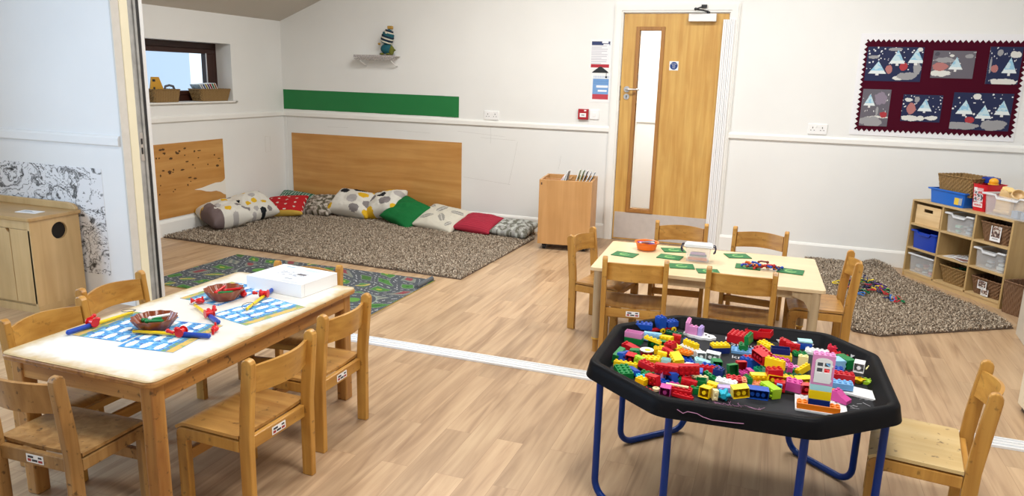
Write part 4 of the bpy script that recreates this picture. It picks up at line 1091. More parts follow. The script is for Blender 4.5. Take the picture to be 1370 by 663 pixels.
# ------------------------------------------------------------------ black tray on its blue stand
OCT = [(4.504, -4.375), (4.790, -4.600), (5.250, -4.575), (5.508, -4.350), (5.492, -3.872), (5.322, -3.678), (4.722, -3.690), (4.505, -3.930)]
def fillet(poly, r, n=5):
    out = []; N_ = len(poly)
    for i in range(N_):
        p = Vector(poly[i]); a = (Vector(poly[i-1])-p).normalized(); b = (Vector(poly[(i+1) % N_])-p).normalized()
        ang = a.angle(b); d = r/math.tan(ang/2); p0, p1 = p+a*d, p+b*d
        for k in range(n+1):
            s = k/n; out.append(((1-s)**2*p0+2*s*(1-s)*p+s*s*p1))
    return out
cxy = Vector((5.0, -4.135))
def inset(poly, d):
    out = []; N_ = len(poly)
    for i in range(N_):
        p = poly[i]; t = (poly[(i+1) % N_]-poly[i-1]).normalized(); n = Vector((-t.y, t.x))   # ccw polygon: left is inward
        out.append(p+n*d)
    return out
base = fillet([Vector(p) for p in OCT], .09, 8)
area2 = sum(a.x*b.y-b.x*a.y for a, b in zip(base, base[1:]+base[:1]))
if area2 < 0: base = base[::-1]
RZ, FZ = .500, .4515
g = G(); rings = []
for d_, z in ((.012, RZ-.058), (-.006, RZ-.056), (.0, RZ-.03), (.004, RZ-.010), (.010, RZ-.002), (.018, RZ), (.032, RZ-.001), (.040, RZ-.008), (.060, FZ+.006), (.068, FZ)):
    rings.append([g.bm.verts.new((p.x, p.y, z)) for p in inset(base, d_)])
n = len(base)
for a, b in zip(rings, rings[1:]):
    for k in range(n): g.bm.faces.new((a[k], a[(k+1) % n], b[(k+1) % n], b[k]))
g.bm.faces.new(rings[-1])
low = [g.bm.verts.new((p.x, p.y, FZ-.006)) for p in inset(base, .074)]
r2 = [g.bm.verts.new((p.x, p.y, RZ-.052)) for p in inset(base, .018)]
for k in range(n):
    g.bm.faces.new((rings[0][k], r2[k], r2[(k+1) % n], rings[0][(k+1) % n])); g.bm.faces.new((r2[k], low[k], low[(k+1) % n], r2[(k+1) % n]))
g.bm.faces.new(low[::-1])
TRAYM = mat('black_tray_plastic', (.0065, .0065, .0075, 1), .45, .06, noise_amt=.2, nscale=6, bump=.15, bscale=150)
tray = thing('activity_tray', 'big octagonal black plastic activity tray full of toy bricks', 'tray')
g.build('tray_shell', TRAYM, tray, smooth=True)
G().prism([(p.x, p.y) for p in inset(base, .0685)], 'z', FZ-.0005, FZ+.0006).build('chalky_floor', mat('chalk_dusted_black', (.026, .027, .030, 1), .65, .12, noise_amt=.4, nscale=7), tray)
CHALK = mat('chalk', (.55, .55, .58, 1), .9); PCH = mat('pink_chalk', (.42, .20, .33, 1), .9)
for s_, x, y, a, sz in (('Head', 4.985, -3.785, 2, .050), ('Shoulders', 5.055, -3.842, 2, .048), ('knees', 5.025, -3.990, 2, .046)):
    text_mesh(s_, sz, CHALK, 'chalk_writing', tray, (x, y, FZ+.0009), (0, 0, R(a)), -.0002, .0002)
rd = random.Random(9); g = G()
for k in range(60):
    x, y, a, L = rd.uniform(5.28, 5.44), rd.uniform(-4.35, -4.0), rd.uniform(-.9, .9), rd.uniform(.008, .03)
    g.box((x, y, FZ+.0009), (L, .0012, .0003), rz=a)
for k in range(26):
    a = k*.9; x, y = 4.60+.018*math.cos(a)+.0006*k, -4.10+.03*math.sin(a*1.03)
    g.box((x, y, FZ+.0009), (.012, .0014, .0003), rz=a+1.57)
g.build('chalk_mark', CHALK, tray)
g = G()
for k in range(46):
    a = rd.uniform(0, PI); L = rd.uniform(.02, .07); g.box((5.02+rd.uniform(-.07, .07), -4.455+rd.uniform(-.02, .02), FZ+.0011), (L, .0012, .0003), rz=a)
g.build('pink_chalk_mark', PCH, tray)
# chalk line on the outside of the near wall
def lerp(a, b, t_): return (a[0]+(b[0]-a[0])*t_, a[1]+(b[1]-a[1])*t_)
A_, B_ = (4.790, -4.600), (5.250, -4.575)
g = G(); zz = [(.13, .478), (.17, .468), (.20, .476), (.26, .474), (.30, .466), (.36, .460), (.50, .462), (.56, .464)]
g.tube([(lerp(A_, B_, u)[0], lerp(A_, B_, u)[1]-.0045-.0006, z) for u, z in zz], .0011, 6); g.build('pink_chalk_line', PCH, tray)
BLUET = mat('blue_enamel_tube', (.004, .030, .19, 1), .28, .3)
st = thing('tray_stand', 'blue tubular steel stand carrying the black activity tray', 'stand')
def uleg(x0, y0, x1, y1, rr=.060):
    a, b = Vector((x0, y0, 0)), Vector((x1, y1, 0)); d = (b-a).normalized(); zt, zb = .440, .0125
    pts = [a+Vector((0, 0, zt)), a+Vector((0, 0, zb+rr))]
    pts += [a+d*(rr-rr*math.cos(R(t_)))+Vector((0, 0, zb+rr-rr*math.sin(R(t_)))) for t_ in range(15, 91, 15)]
    pts += [b-d*(rr-rr*math.sin(R(t_)))+Vector((0, 0, zb+rr-rr*math.cos(R(t_)))) for t_ in range(0, 91, 15)]
    pts += [b+Vector((0, 0, zt))]
    l = G().tube(pts, .0125, 14).build('leg_loop', BLUET, st, smooth=True)
    m_ = (a+b)/2
    G().box((m_.x-d.x*.09, m_.y-d.y*.09, .004), (.05, .012, .008), rz=math.atan2(d.y, d.x)).build('rubber_foot', BLACK, l)
uleg(4.563, -4.400, 4.822, -4.545); uleg(5.225, -4.530, 5.468, -4.325); uleg(4.570, -3.990, 4.800, -3.745); uleg(5.215, -3.755, 5.440, -3.960)
G().tube([(4.563, -4.400, .4325), (4.570, -3.990, .4325)], .010, 10).tube([(5.468, -4.325, .4325), (5.440, -3.960, .4325)], .010, 10).tube([(4.822, -4.545, .4325), (5.225, -4.530, .4325)], .010, 10).tube([(4.80, -3.745, .4325), (5.215, -3.755, .4325)], .010, 10).build('top_frame', BLUET, st, smooth=True)

# ------------------------------------------------------------------ toy bricks
PC = dict(blue=(.01, .07, .40), navy=(.008, .022, .14), pink=(.68, .26, .50), green=(.008, .19, .045), darkgreen=(.006, .10, .03), emerald=(.02, .38, .17), lightblue=(.28, .55, .80),
          paleblue=(.16, .38, .68), yellow=(.86, .58, .008), red=(.50, .008, .015), crimson=(.60, .02, .05), lime=(.35, .58, .02), white=(.80, .80, .79), cream=(.78, .68, .38), aqua=(.42, .74, .74),
          cyan=(.02, .42, .58), magenta=(.55, .06, .28), lilac=(.46, .34, .68), orange=(.82, .20, .01), peach=(.80, .28, .14), paleyellow=(.85, .78, .34))
PM = {k: mat('toy_plastic_'+k, (*v, 1), .34, .35) for k, v in PC.items()}
P = .0172; SR, SH, U = .0049, .0045, .0112
def brick_mesh(nx, ny, h, tubes=True):
    g = G(); bm = g.bm; a, b, H = nx*P/2-.0002, ny*P/2-.0002, h*U
    def ring(x, y, z): return [bm.verts.new(p) for p in ((-x, -y, z), (x, -y, z), (x, y, z), (-x, y, z))]
    e = .0009; t_ = .0016
    rs = [ring(a, b, 0), ring(a, b, H-e), ring(a-e, b-e, H)]
    ri = [ring(a-t_, b-t_, 0), ring(a-t_, b-t_, H-t_-.001)]
    def q(A, B):
        for k in range(4): bm.faces.new((A[k], A[(k+1) % 4], B[(k+1) % 4], B[k]))
    q(rs[0], rs[1]); q(rs[1], rs[2]); bm.faces.new(rs[2]); q(ri[0], rs[0]); q(ri[1], ri[0]); bm.faces.new(ri[1])
    for i in range(nx):
        for j in range(ny):
            g.cyl(((i-(nx-1)/2)*P, (j-(ny-1)/2)*P, H), ((i-(nx-1)/2)*P, (j-(ny-1)/2)*P, H+SH), SR, SR*.95, 12)
    if ny == 2 and tubes:
        for i in range(nx-1): g.cyl(((i-(nx-2)/2)*P, 0, .001), ((i-(nx-2)/2)*P, 0, H-t_-.001), .0066, seg=12)
    return g
def slope_mesh(nx, ny, h):
    g = G(); a, b, H = nx*P/2, ny*P/2, h*U
    if nx >= ny:
        g.prism([(-a, 0), (a, 0), (a, H*.35), (a*.5, H*.62), (0, H*.85), (-a*.4, H), (-a, H)], 'y', -b, b); g.cyl((-a+P/2, b-P/2, H), (-a+P/2, b-P/2, H+SH), SR, seg=12); 
        if ny > 1: g.cyl((-a+P/2, -b+P/2, H), (-a+P/2, -b+P/2, H+SH), SR, seg=12)
    else:
        g.prism([(-b, 0), (b, 0), (b, H), (b*.4, H), (-b*.2, H*.6), (-b, H*.35)], 'x', -a, a)
        for i in range(nx): g.cyl(((i-(nx-1)/2)*P, b-P/2, H), ((i-(nx-1)/2)*P, b-P/2, H+SH), SR, seg=12)
    return g
_cache = {}
def brick(kind, col, nx, ny, h, pose, yaw, x, y, z, lab, sp, tx=0, ty=0):
    H = h*U; T = Matrix.Identity(4)
    name = 'toy_brick'; mats = [PM[col]]
    if kind == 'b' and sp == 'frame':
        g = G(); a, b = nx*P/2, ny*P/2
        if nx >= ny: g.b2(-a, a, -b, b, 0, .005).b2(-a, a, -b, b, H-.005, H).b2(-a, -a+.005, -b, b, .005, H-.005).b2(a-.005, a, -b, b, .005, H-.005)
        else: g.b2(-a, a, -b, b, 0, .005).b2(-a, a, -b, b, H-.005, H).b2(-a, a, -b, -b+.005, .005, H-.005).b2(-a, a, b-.005, b, .005, H-.005)
        me = None; name = 'toy_window_frame'
    elif kind == 'b': g = brick_mesh(nx, ny, h, pose == 'h'); name = 'toy_plate' if h == 1 else 'toy_brick'
    elif kind == 's': g = slope_mesh(nx, ny, h); name = 'sloping_toy_brick'
    elif kind == 'f':
        g = G(); fl = lambda a, zz: 1+.22*math.cos(5*a)*min(1, zz/.006)
        g.lathe([(.009, 0), (.012, .004), (.018, .014), (.020, .017), (.018, .0172), (.012, .009), (.006, .005)], 50, mod=fl); name = 'toy_flower'
    else:
        g = G()
        if sp == 'wheel': g.lathe([(.010, 0), (.0125, .002), (.0125, .010), (.010, .012), (.005, .012), (.004, .006)], 28); name = 'toy_disc'
        elif sp == 'ball': g.ball((0, 0, .0115), (.0115, .0115, .0115), 18).cyl((0, 0, .021), (0, 0, .026), .005); name = 'toy_figure'
        elif sp == 'hex': g.prism([(.023*math.cos(PI*k/3), .023*math.sin(PI*k/3)) for k in range(6)], 'z', 0, .019).cyl((0, 0, .019), (0, 0, .023), .006); name = 'toy_brick'
        else: g.lathe([(.022, 0), (.022, H-.003), (.0195, H-.0025), (.0195, H)], 32); name = 'round_toy_brick'
    if pose == 'u': Mx = Matrix.Identity(4)
    elif pose == 'd': Mx = Matrix.Translation((0, 0, H+.0001)) @ Matrix.Rotation(PI, 4, 'X')
    else:
        W2 = ny*P/2 if kind in 'bs' else .019
        Mx = Matrix.Translation((0, 0, W2)) @ Matrix.Rotation(R(-90 if pose == 'h' else 90), 4, 'X') @ Matrix.Translation((0, 0, -H/2))
    bmesh.ops.transform(g.bm, matrix=Mx, verts=g.bm.verts)
    o = g.build(name, mats, None, (x, y, z+.0006), (R(tx), R(ty), R(yaw)), smooth=(kind in 'rf'))
    tag(o, lab, 'toy brick' if kind != 'f' else 'toy flower', 'toy bricks in the black tray')
    a = nx*P/2
    if sp == 'stripe': G().b2(-a, a-.012, -.005, .005, H+SH, H+SH+.004).build('cream_strip', PM['cream'], o)
    if sp == 'aquatop': G().b2(-a, a, -ny*P/2, ny*P/2, H+SH, H+SH+.006).build('aqua_cap', PM['aqua'], o)
    if kind == 'r' and not sp:
        G().lathe([(.0, .0), (.024, .001), (.026, .005), (.0255, .006), (.022, .0045), (.0, .004)], 32, (0, 0, H+.0003)).build('white_tile', PM['white'], o, smooth=True)
        G().cyl((.003, 0, H+.0046), (.003, 0, H+.0054), .011, seg=18).build('yellow_drawing', PM['yellow'], o)
    return o
BRICKS = [
 ('b','blue',4,2,2,'u',8,4.6170,-3.8720,0.4740,'blue brick on the back end of the small wagon, far left of the tray','',0,0),
 ('b','blue',2,2,4,'u',43,4.6770,-3.8260,0.4740,'tall blue brick standing on the middle of the small wagon','',0,0),
 ('b','blue',3,2,2,'u',43,4.7145,-3.7900,0.4740,'blue brick on the front end of the small wagon','',0,0),
 ('b','pink',4,2,2,'d',-6,4.6000,-3.9920,0.4746,'pink brick lying upside down on a green one at the left end','',0,0),
 ('b','green',4,2,2,'u',-6,4.6000,-3.9920,0.4520,'green brick under the upturned pink one','',0,0),
 ('b','green',4,2,2,'h',4,4.6950,-4.0220,0.4520,'green brick on its side showing three tubes, far left of the heap','',0,0),
 ('b','lightblue',4,2,2,'t',4,4.6653,-3.9487,0.4534,'pale blue brick standing behind the green brick with three tubes','',-5,1),
 ('b','yellow',4,1,1,'u',-20,4.6822,-4.0562,0.4905,'yellow strip peeking out behind the pale blue brick','',-8,6),
 ('b','darkgreen',4,1,1,'u',3,4.7369,-3.8411,0.4555,'dark green strip just in front of the wagon','',4,6),
 ('b','red',2,2,3,'t',5,4.7560,-3.9400,0.4550,'red brick with a half round top in front of the dark green strip','',-8,5),
 ('b','yellow',3,2,2,'h',160,4.7252,-3.9648,0.4539,'yellow brick squeezed in left of the half round red brick','',-1,5),
 ('b','red',2,2,2,'u',-30,4.7540,-4.0687,0.4785,'red square brick right of the green brick with three tubes','',8,-8),
 ('b','yellow',3,2,2,'u',-35,4.7612,-4.0277,0.4560,'yellow stepped brick below the half round red brick','',5,8),
 ('s','red',4,2,2,'u',-15,4.6080,-4.0790,0.4520,'red sloping brick in front of the upturned pink one','',0,0),
 ('b','green',4,2,2,'t',80,4.5832,-4.2086,0.4573,'green layer of the striped green, blue and red pile at the far left','',8,-8),
 ('b','blue',4,2,2,'t',80,4.6027,-4.2166,0.4566,'blue middle layer of the striped pile at the far left','',-3,9),
 ('b','red',2,2,3,'h',-8,4.6313,-4.2133,0.4545,'red front layer of the striped pile at the far left','',7,3),
 ('b','green',2,2,2,'t',0,4.6380,-4.1610,0.4543,'small green brick beside the striped pile','',3,-7),
 ('r','red',0,0,2,'u',0,4.6740,-4.1270,0.4520,'white round tile with a yellow drawing on a red round brick','',0,0),
 ('b','yellow',4,2,2,'u',10,4.7274,-4.0695,0.4561,'yellow brick with studs up behind the white round tile','',1,-8),
 ('b','yellow',2,2,2,'h',190,4.7300,-4.1520,0.4548,'yellow square brick between the round tile and the pale aqua one','',5,-9),
 ('b','yellow',4,2,2,'u',-5,4.7020,-4.1970,0.4572,'yellow studded brick in front of the white round tile','',8,-7),
 ('b','red',3,2,2,'h',145,4.7490,-4.1183,0.4554,'red brick behind the pale aqua brick','',7,-7),
 ('b','yellow',4,2,3,'h',115,4.7922,-4.1669,0.4566,'big plain yellow brick left of the white hexagonal one','',-7,-6),
 ('b','aqua',2,2,2,'d',0,4.7550,-4.1809,0.4532,'pale aqua brick in the middle of the left heap','',-5,0),
 ('r','white',0,0,2,'u',0,4.8390,-4.1890,0.4520,'white hexagonal brick resting near the big yellow one','hex',0,0),
 ('b','lime',2,2,2,'h',160,4.6627,-4.2321,0.4547,'lime brick between the red and yellow ones at the left','',6,-7),
 ('b','yellow',5,1,2,'u',-5,4.6240,-4.2728,0.4530,'long yellow brick at the left edge above the green one','',-4,-1),
 ('b','green',4,1,1,'u',-20,4.7979,-4.0752,0.4571,'thin green plate leaning beside the white and yellow pair','',-8,-9),
 ('b','blue',2,1,1,'u',-50,4.7960,-3.9060,0.4529,'small blue piece in front of the pink arch','',7,0),
 ('b','red',5,2,2,'u',-25,4.7102,-4.2710,0.4583,'long red brick lying slantwise at the left of the heap','',-6,8),
 ('b','red',5,2,2,'h',170,4.7794,-4.3272,0.4768,'long red brick in front of the pale aqua one','',-0,4),
 ('b','green',3,4,2,'u',30,4.6304,-4.3409,0.4553,'green plain brick at the left edge by the lime strip','',6,-1),
 ('b','blue',4,1,2,'h',125,4.6602,-4.3166,0.4561,'narrow blue brick right of the green plain one','',7,6),
 ('b','cyan',2,2,1,'u',20,4.6950,-4.3585,0.4552,'bright cyan square at the end of the narrow blue brick','',5,8),
 ('b','green',3,2,1,'u',-10,4.7099,-4.3160,0.4537,'flat green plate right of the cyan square','',-0,4),
 ('b','lime',5,1,1,'u',-35,4.6216,-4.3902,0.4531,'lime studded strip against the left rim','',0,-2),
 ('b','red',6,2,1,'u',-30,4.7015,-4.4419,0.4520,'red studded plate against the near left rim','',0,0),
 ('b','yellow',2,2,2,'u',-20,4.7036,-4.3999,0.4546,'yellow square brick behind the red studded plate','',-8,3),
 ('b','red',3,2,2,'t',-35,4.7429,-4.3880,0.4557,'red brick right of the yellow square near the left rim','',5,-8),
 ('r','cream',0,0,1,'u',0,4.7586,-4.4287,0.4520,'cream wheel at the end of the red studded plate','wheel',0,0),
 ('b','magenta',2,2,3,'h',0,4.7926,-4.4552,0.4533,'magenta brick showing its hollow side near the front rim','',4,2),
 ('b','pink',2,1,3,'u',-40,4.7545,-4.3224,0.4520,'pink window frame in the left heap','frame',0,0),
 ('b','blue',4,2,1,'u',-25,4.7602,-4.3579,0.4531,'flat blue piece in front of the pink window frame','',0,2),
 ('b','white',1,1,2,'u',0,4.7655,-4.3049,0.4533,'small white piece behind the flat blue one','',4,-8),
 ('b','blue',4,2,2,'h',295,4.7982,-4.3323,0.4569,'blue brick first of the blue, green and red row','',6,-8),
 ('b','green',1,4,2,'u',25,4.8132,-4.3206,0.4539,'green strip between the blue and red bricks of the row','',-2,9),
 ('b','red',2,4,2,'u',25,4.8376,-4.3147,0.4583,'red brick last of the blue, green and red row','',-9,-8),
 ('b','magenta',2,2,1,'u',10,4.8129,-4.3837,0.4546,'magenta piece in front of the blue, green and red row','',5,6),
 ('b','red',5,2,2,'u',-3,4.8319,-4.4230,0.4520,'red brick with a cream strip near the front rim','stripe',0,0),
 ('b','red',4,1,1,'u',-12,4.8495,-4.4548,0.4534,'flat red plate closest to the front rim','',-8,1),
 ('b','pink',1,4,4,'u',0,4.7850,-3.7860,0.4616,'pink arch leaning up on the white cloud plate','',0,0),
 ('b','pink',2,1,3,'u',-10,4.8100,-3.8180,0.4616,'pink brick in the middle of the white cloud plate','',0,0),
 ('b','lilac',1,2,3,'u',-10,4.8390,-3.8140,0.4616,'lilac brick at the right on the white cloud plate','',0,0),
 ('b','navy',4,2,2,'u',28,4.9260,-3.9630,0.4520,'navy brick lying alone under a yellow one','',0,0),
 ('b','yellow',4,2,1,'u',28,4.9260,-3.9630,0.4746,'yellow brick on top of the lone navy one','',0,0),
 ('b','white',5,2,2,'u',-38,4.8230,-4.0180,0.4520,'long white brick under the yellow bar','',0,0),
 ('b','yellow',4,1,2,'u',-38,4.8230,-4.0180,0.4746,'yellow bar on the long white brick','',0,0),
 ('b','white',2,2,3,'h',20,4.8658,-4.0925,0.4542,'white brick end showing its round hollow','',-6,3),
 ('b','orange',3,2,1,'u',-30,4.8116,-4.1018,0.4762,'orange brick left of the long white one','',-1,-4),
 ('b','white',3,2,3,'h',-5,4.9092,-4.0725,0.4533,'white box brick right of the aqua slope','',-0,3),
 ('s','aqua',4,2,2,'u',15,4.8845,-4.1250,0.4520,'pale aqua sloping brick in front of the white box brick','',0,0),
 ('b','green',2,2,3,'h',20,4.9274,-4.1466,0.4533,'green brick showing a wedge shaped hollow','',2,3),
 ('b','blue',2,4,1,'u',25,4.8293,-4.1329,0.4549,'blue plate left of the pale aqua slope','',3,5),
 ('b','red',4,2,2,'h',170,4.8037,-4.2584,0.4566,'red brick behind the blue, green and red row','',7,7),
 ('b','red',4,2,2,'h',192,4.8523,-4.3272,0.4891,'red brick behind the plain blue box','',-1,5),
 ('b','blue',3,2,3,'t',3,4.8673,-4.2691,0.4543,'plain blue box brick in the middle of the heap','',8,-1),
 ('b','red',5,2,2,'u',-14,4.9015,-4.2119,0.4586,'long red brick right of the plain blue box','',-9,-8),
 ('b','blue',4,1,2,'u',-14,4.9141,-4.1730,0.4532,'blue strip behind the long red brick','',3,2),
 ('b','navy',2,2,2,'u',-10,4.9452,-4.2629,0.4765,'navy end piece beyond the long red brick','',-6,-1),
 ('r','peach',0,0,1,'u',0,4.9784,-4.1875,0.4520,'peach round head next to the navy end piece','ball',0,0),
 ('b','red',3,2,2,'h',175,4.8576,-4.3776,0.4547,'red brick in front of the plain blue box','',7,-4),
 ('b','cream',3,2,2,'u',-20,4.8883,-4.3099,0.4554,'cream brick left of the green frame','',-1,-9),
 ('b','green',2,2,3,'d',0,4.8980,-4.3518,0.4536,'green brick with its open side up under the cream one','',-1,-5),
 ('b','green',1,4,2,'u',45,4.9219,-4.2788,0.4558,'slanting green bar right of the cream brick','',8,-0),
 ('b','white',1,4,1,'u',45,4.9283,-4.2621,0.4571,'slanting white bar beside the green one','',-9,-8),
 ('b','green',3,2,1,'u',-15,4.9636,-4.2472,0.4532,'green leafy studded piece above the big white brick','',-4,1),
 ('b','white',4,2,3,'u',-8,4.9749,-4.3269,0.4528,'big plain white brick in the middle of the tray','',0,2),
 ('b','red',3,2,3,'u',8,4.9973,-4.2866,0.4532,'red brick right of the big white one','',3,1),
 ('b','peach',1,2,2,'u',10,5.0287,-4.2632,0.4541,'peach piece beside the red brick','',6,5),
 ('b','yellow',2,2,4,'h',-15,4.9175,-4.4163,0.4547,'tall yellow brick with two stud holes near the front rim','',-8,1),
 ('b','yellow',2,2,2,'t',-10,4.9333,-4.3651,0.4533,'small yellow brick right of the tall yellow one','',2,4),
 ('b','green',2,1,2,'u',0,4.8825,-4.3993,0.4523,'small green piece near the red one with the cream strip','',1,-1),
 ('b','lilac',3,2,2,'h',195,4.9769,-4.3789,0.4530,'lilac brick beside the cyan flower','',-1,-2),
 ('b','cream',1,2,2,'t',20,4.9468,-4.4257,0.4532,'cream brick left of the cyan flower','',-4,5),
 ('f','cyan',0,0,2,'h',0,4.9757,-4.4180,0.4520,'cyan flower shaped cup on its side near the front rim','',0,0),
 ('b','yellow',3,2,3,'h',20,5.0256,-4.4495,0.4909,'yellow brick left of the blue one with holes','',5,-8),
 ('b','blue',4,2,3,'h',8,5.0762,-4.3502,0.4540,'blue brick on its side showing its tubes near the front','',5,2),
 ('b','green',2,3,2,'h',30,4.9926,-4.2172,0.4544,'green brick leaning against the tilted red one','',-7,-5),
 ('b','red',2,3,2,'h',25,5.0150,-4.1713,0.4528,'tilted red brick with its hollow side up in the middle','',-5,-0),
 ('b','magenta',2,2,2,'u',30,5.0230,-4.2005,0.4543,'magenta brick under the tilted red one','',-5,5),
 ('b','red',5,4,3,'u',-12,4.9910,-3.8040,0.4520,'big red present box, left part with the lid','',0,0),
 ('b','green',1,4,3,'u',-12,5.0282,-3.9118,0.4874,'green ribbon band around the red present box','',-2,-6),
 ('b','red',4,4,3,'d',-12,5.0469,-3.7473,0.4573,'open red box right of the green ribbon band','',-9,-2),
 ('b','red',3,3,2,'d',-12,5.0859,-3.8063,0.4888,'smaller open red box at the right end','',-1,-7),
 ('b','green',2,2,1,'u',10,5.0469,-3.7473,0.4589,'green piece lying inside the open red box','',0,0),
 ('b','paleblue',5,3,1,'u',3,5.0100,-3.9270,0.4520,'pale blue plate carrying a small green brick','',0,0),
 ('b','green',2,2,2,'u',3,5.0100,-3.9270,0.4634,'small green brick on the pale blue plate','',0,0),
 ('b','red',2,4,2,'u',35,5.0825,-4.0060,0.4800,'dark red brick half hidden behind the yellow corner','',8,-7),
 ('b','yellow',2,4,3,'u',35,5.0947,-3.8858,0.4543,'yellow arm of the yellow corner bricks','',0,-9),
 ('b','yellow',5,2,2,'u',5,5.1430,-3.9440,0.4520,'yellow brick under the upturned navy one','',0,0),
 ('b','navy',4,2,2,'d',5,5.1430,-3.9440,0.4746,'navy brick lying upside down on the yellow one','',0,0),
 ('b','red',4,2,3,'h',305,5.0782,-4.1288,0.4998,'red sloping brick left of the white edged yellow plate','',4,3),
 ('b','red',3,2,2,'u',20,5.0417,-4.0302,0.4533,'red brick behind the studded blue one','',4,-1),
 ('b','blue',4,2,3,'u',12,5.0402,-4.0998,0.4572,'studded blue brick in the middle heap','',-7,8),
 ('b','lime',4,1,2,'u',-4,5.2200,-3.6840,0.4616,'lime brick standing on the white oval plate','',0,0),
 ('s','red',4,2,3,'u',-4,5.1749,-3.8060,0.4520,'red sloping brick in front of the white oval plate','',0,0),
 ('b','red',3,2,2,'t',-4,5.1894,-3.8475,0.4534,'red brick at the foot of the red slope','',-9,0),
 ('b','blue',3,2,2,'u',8,5.2342,-3.7755,0.4520,'blue brick with an aqua top by the white oval plate','aquatop',0,0),
 ('b','green',3,2,1,'u',15,5.2166,-3.8755,0.4539,'green studded plate in front of the blue and aqua brick','',0,5),
 ('b','paleyellow',2,1,4,'u',0,5.2230,-3.9970,0.4523,'pale yellow cup shaped brick left of the pink door','',2,0),
 ('b','yellow',4,1,3,'u',-28,5.1251,-4.1760,0.4985,'yellow plate standing on edge with a white rim','',-2,-2),
 ('b','magenta',4,1,2,'u',-25,5.1467,-3.9962,0.4532,'thin magenta and purple strip behind the yellow plate','',2,-2),
 ('b','green',3,2,2,'u',-25,5.1031,-4.0772,0.4559,'green brick with studs behind the emerald slope','',-6,7),
 ('b','pink',4,1,1,'u',-10,5.1918,-4.0304,0.4535,'thin pink strip left of the yellow rod','',7,1),
 ('s','emerald',2,5,2,'u',38,5.0960,-4.1496,0.4520,'emerald sloping brick right of the big yellow one','',0,0),
 ('b','cyan',1,2,2,'t',20,5.1194,-4.2022,0.4543,'cyan piece at the foot of the emerald slope','',-8,-9),
 ('b','red',3,2,3,'u',15,5.1265,-4.2107,0.4770,'red brick right of the emerald slope','',-4,-4),
 ('b','magenta',1,2,3,'u',0,5.1763,-4.0890,0.4544,'magenta piece right of that red brick','',7,6),
 ('b','green',2,1,1,'u',0,5.1899,-4.0632,0.4528,'small green piece beside the magenta one','',-2,-3),
 ('b','yellow',1,4,2,'u',-35,5.2237,-4.0636,0.4571,'yellow rod slanting left of the pink door','',9,-7),
 ('b','darkgreen',6,2,1,'u',3,5.2038,-4.1215,0.4520,'long dark green plate left of the pink door','',0,0),
 ('b','magenta',1,2,3,'u',30,5.0462,-4.1890,0.4520,'magenta window frame behind the big yellow brick','frame',0,0),
 ('b','yellow',4,2,2,'h',200,5.0790,-4.2169,0.4539,'big yellow brick lying crosswise in the middle','',-9,-1),
 ('b','green',1,3,2,'u',20,5.0418,-4.2405,0.4555,'green brick under the left end of the big yellow one','',-8,3),
 ('b','yellow',4,2,2,'h',20,5.1342,-4.2207,0.4561,'yellow wavy brick behind the red and magenta pair','',-5,7),
 ('b','yellow',2,2,2,'u',0,5.1720,-4.1770,0.4529,'yellow rounded brick behind the magenta one','',-0,3),
 ('b','red',2,2,3,'h',180,5.1464,-4.2661,0.4539,'red brick of the red and magenta pair','',5,3),
 ('b','magenta',3,2,3,'u',0,5.1874,-4.2641,0.4655,'magenta brick of the red and magenta pair','',6,6),
 ('b','yellow',3,2,3,'h',15,5.2220,-4.1920,0.4544,'yellow brick just left of the door tower','',1,-6),
 ('b','red',2,2,2,'h',0,5.2306,-4.2741,0.4652,'red brick touching the foot of the door tower','',8,-8),
 ('b','lime',4,2,3,'t',-50,5.1156,-4.3104,0.4535,'lime brick on its side with white stud holes','',-2,2),
 ('b','paleblue',1,2,2,'h',0,5.1418,-4.2941,0.4538,'small pale blue piece right of the lime brick','',-9,4),
 ('b','peach',2,2,1,'u',0,5.0759,-4.2556,0.4550,'peach piece behind the blue brick with tubes','',-4,-9),
 ('b','navy',6,2,1,'d',-5,5.3237,-3.7034,0.4520,'navy open tray at the far right rim','',0,0),
 ('b','crimson',3,2,2,'u',-10,5.3448,-3.7711,0.4520,'bright crimson piece beside the navy open tray','',0,0),
 ('b','lime',4,2,1,'u',-22,5.4002,-3.7510,0.4520,'lime plate near the far right rim','',0,0),
 ('b','red',4,2,1,'u',-22,5.3655,-3.8166,0.4520,'red plate in front of the lime one','',0,0),
 ('b','white',3,3,2,'d',-15,5.4259,-3.8306,0.4520,'white seat shaped piece at the far right','',0,0),
 ('b','white',2,2,4,'h',-10,5.4043,-4.0471,0.4867,'white upright piece below the white seat shaped one','',0,0),
 ('r','paleyellow',0,0,2,'u',0,5.4488,-3.9534,0.4520,'pale yellow figure head at the right end','ball',0,0),
 ('b','lightblue',3,2,4,'t',115,5.3389,-3.9472,0.4520,'pale blue block leaning right of the pink door','',0,0),
 ('b','green',4,2,3,'t',-55,5.3712,-3.9166,0.4520,'green brick standing tilted with its studs to the right','',0,0),
 ('b','blue',2,2,2,'u',0,5.3420,-4.0150,0.4520,'blue brick behind the long red one at the right','',0,0),
 ('b','white',5,3,1,'u',-5,5.2788,-3.8218,0.4520,'white studded plate behind the pink door','',0,0),
 ('b','red',6,2,3,'u',4,5.3371,-4.0906,0.4520,'long red brick right of the door tower','',0,0),
 ('b','paleblue',6,2,2,'u',3,5.3263,-4.1751,0.4619,'see-through pale blue brick with studs in front of the long red one','',0,0),
 ('f','yellow',0,0,2,'u',0,5.4037,-4.0761,0.4520,'yellow flower piece at the right','',0,0),
 ('b','lime',3,2,1,'u',0,5.4450,-4.0640,0.4520,'lime piece right of the yellow flower','',0,0),
 ('s','magenta',2,3,3,'u',60,5.3350,-4.2910,0.4616,'magenta chair piece on the white base right of the tower','',0,0),
 ('b','orange',1,2,2,'u',0,5.3120,-4.2680,0.4616,'small orange piece behind the tower','',0,0),
]

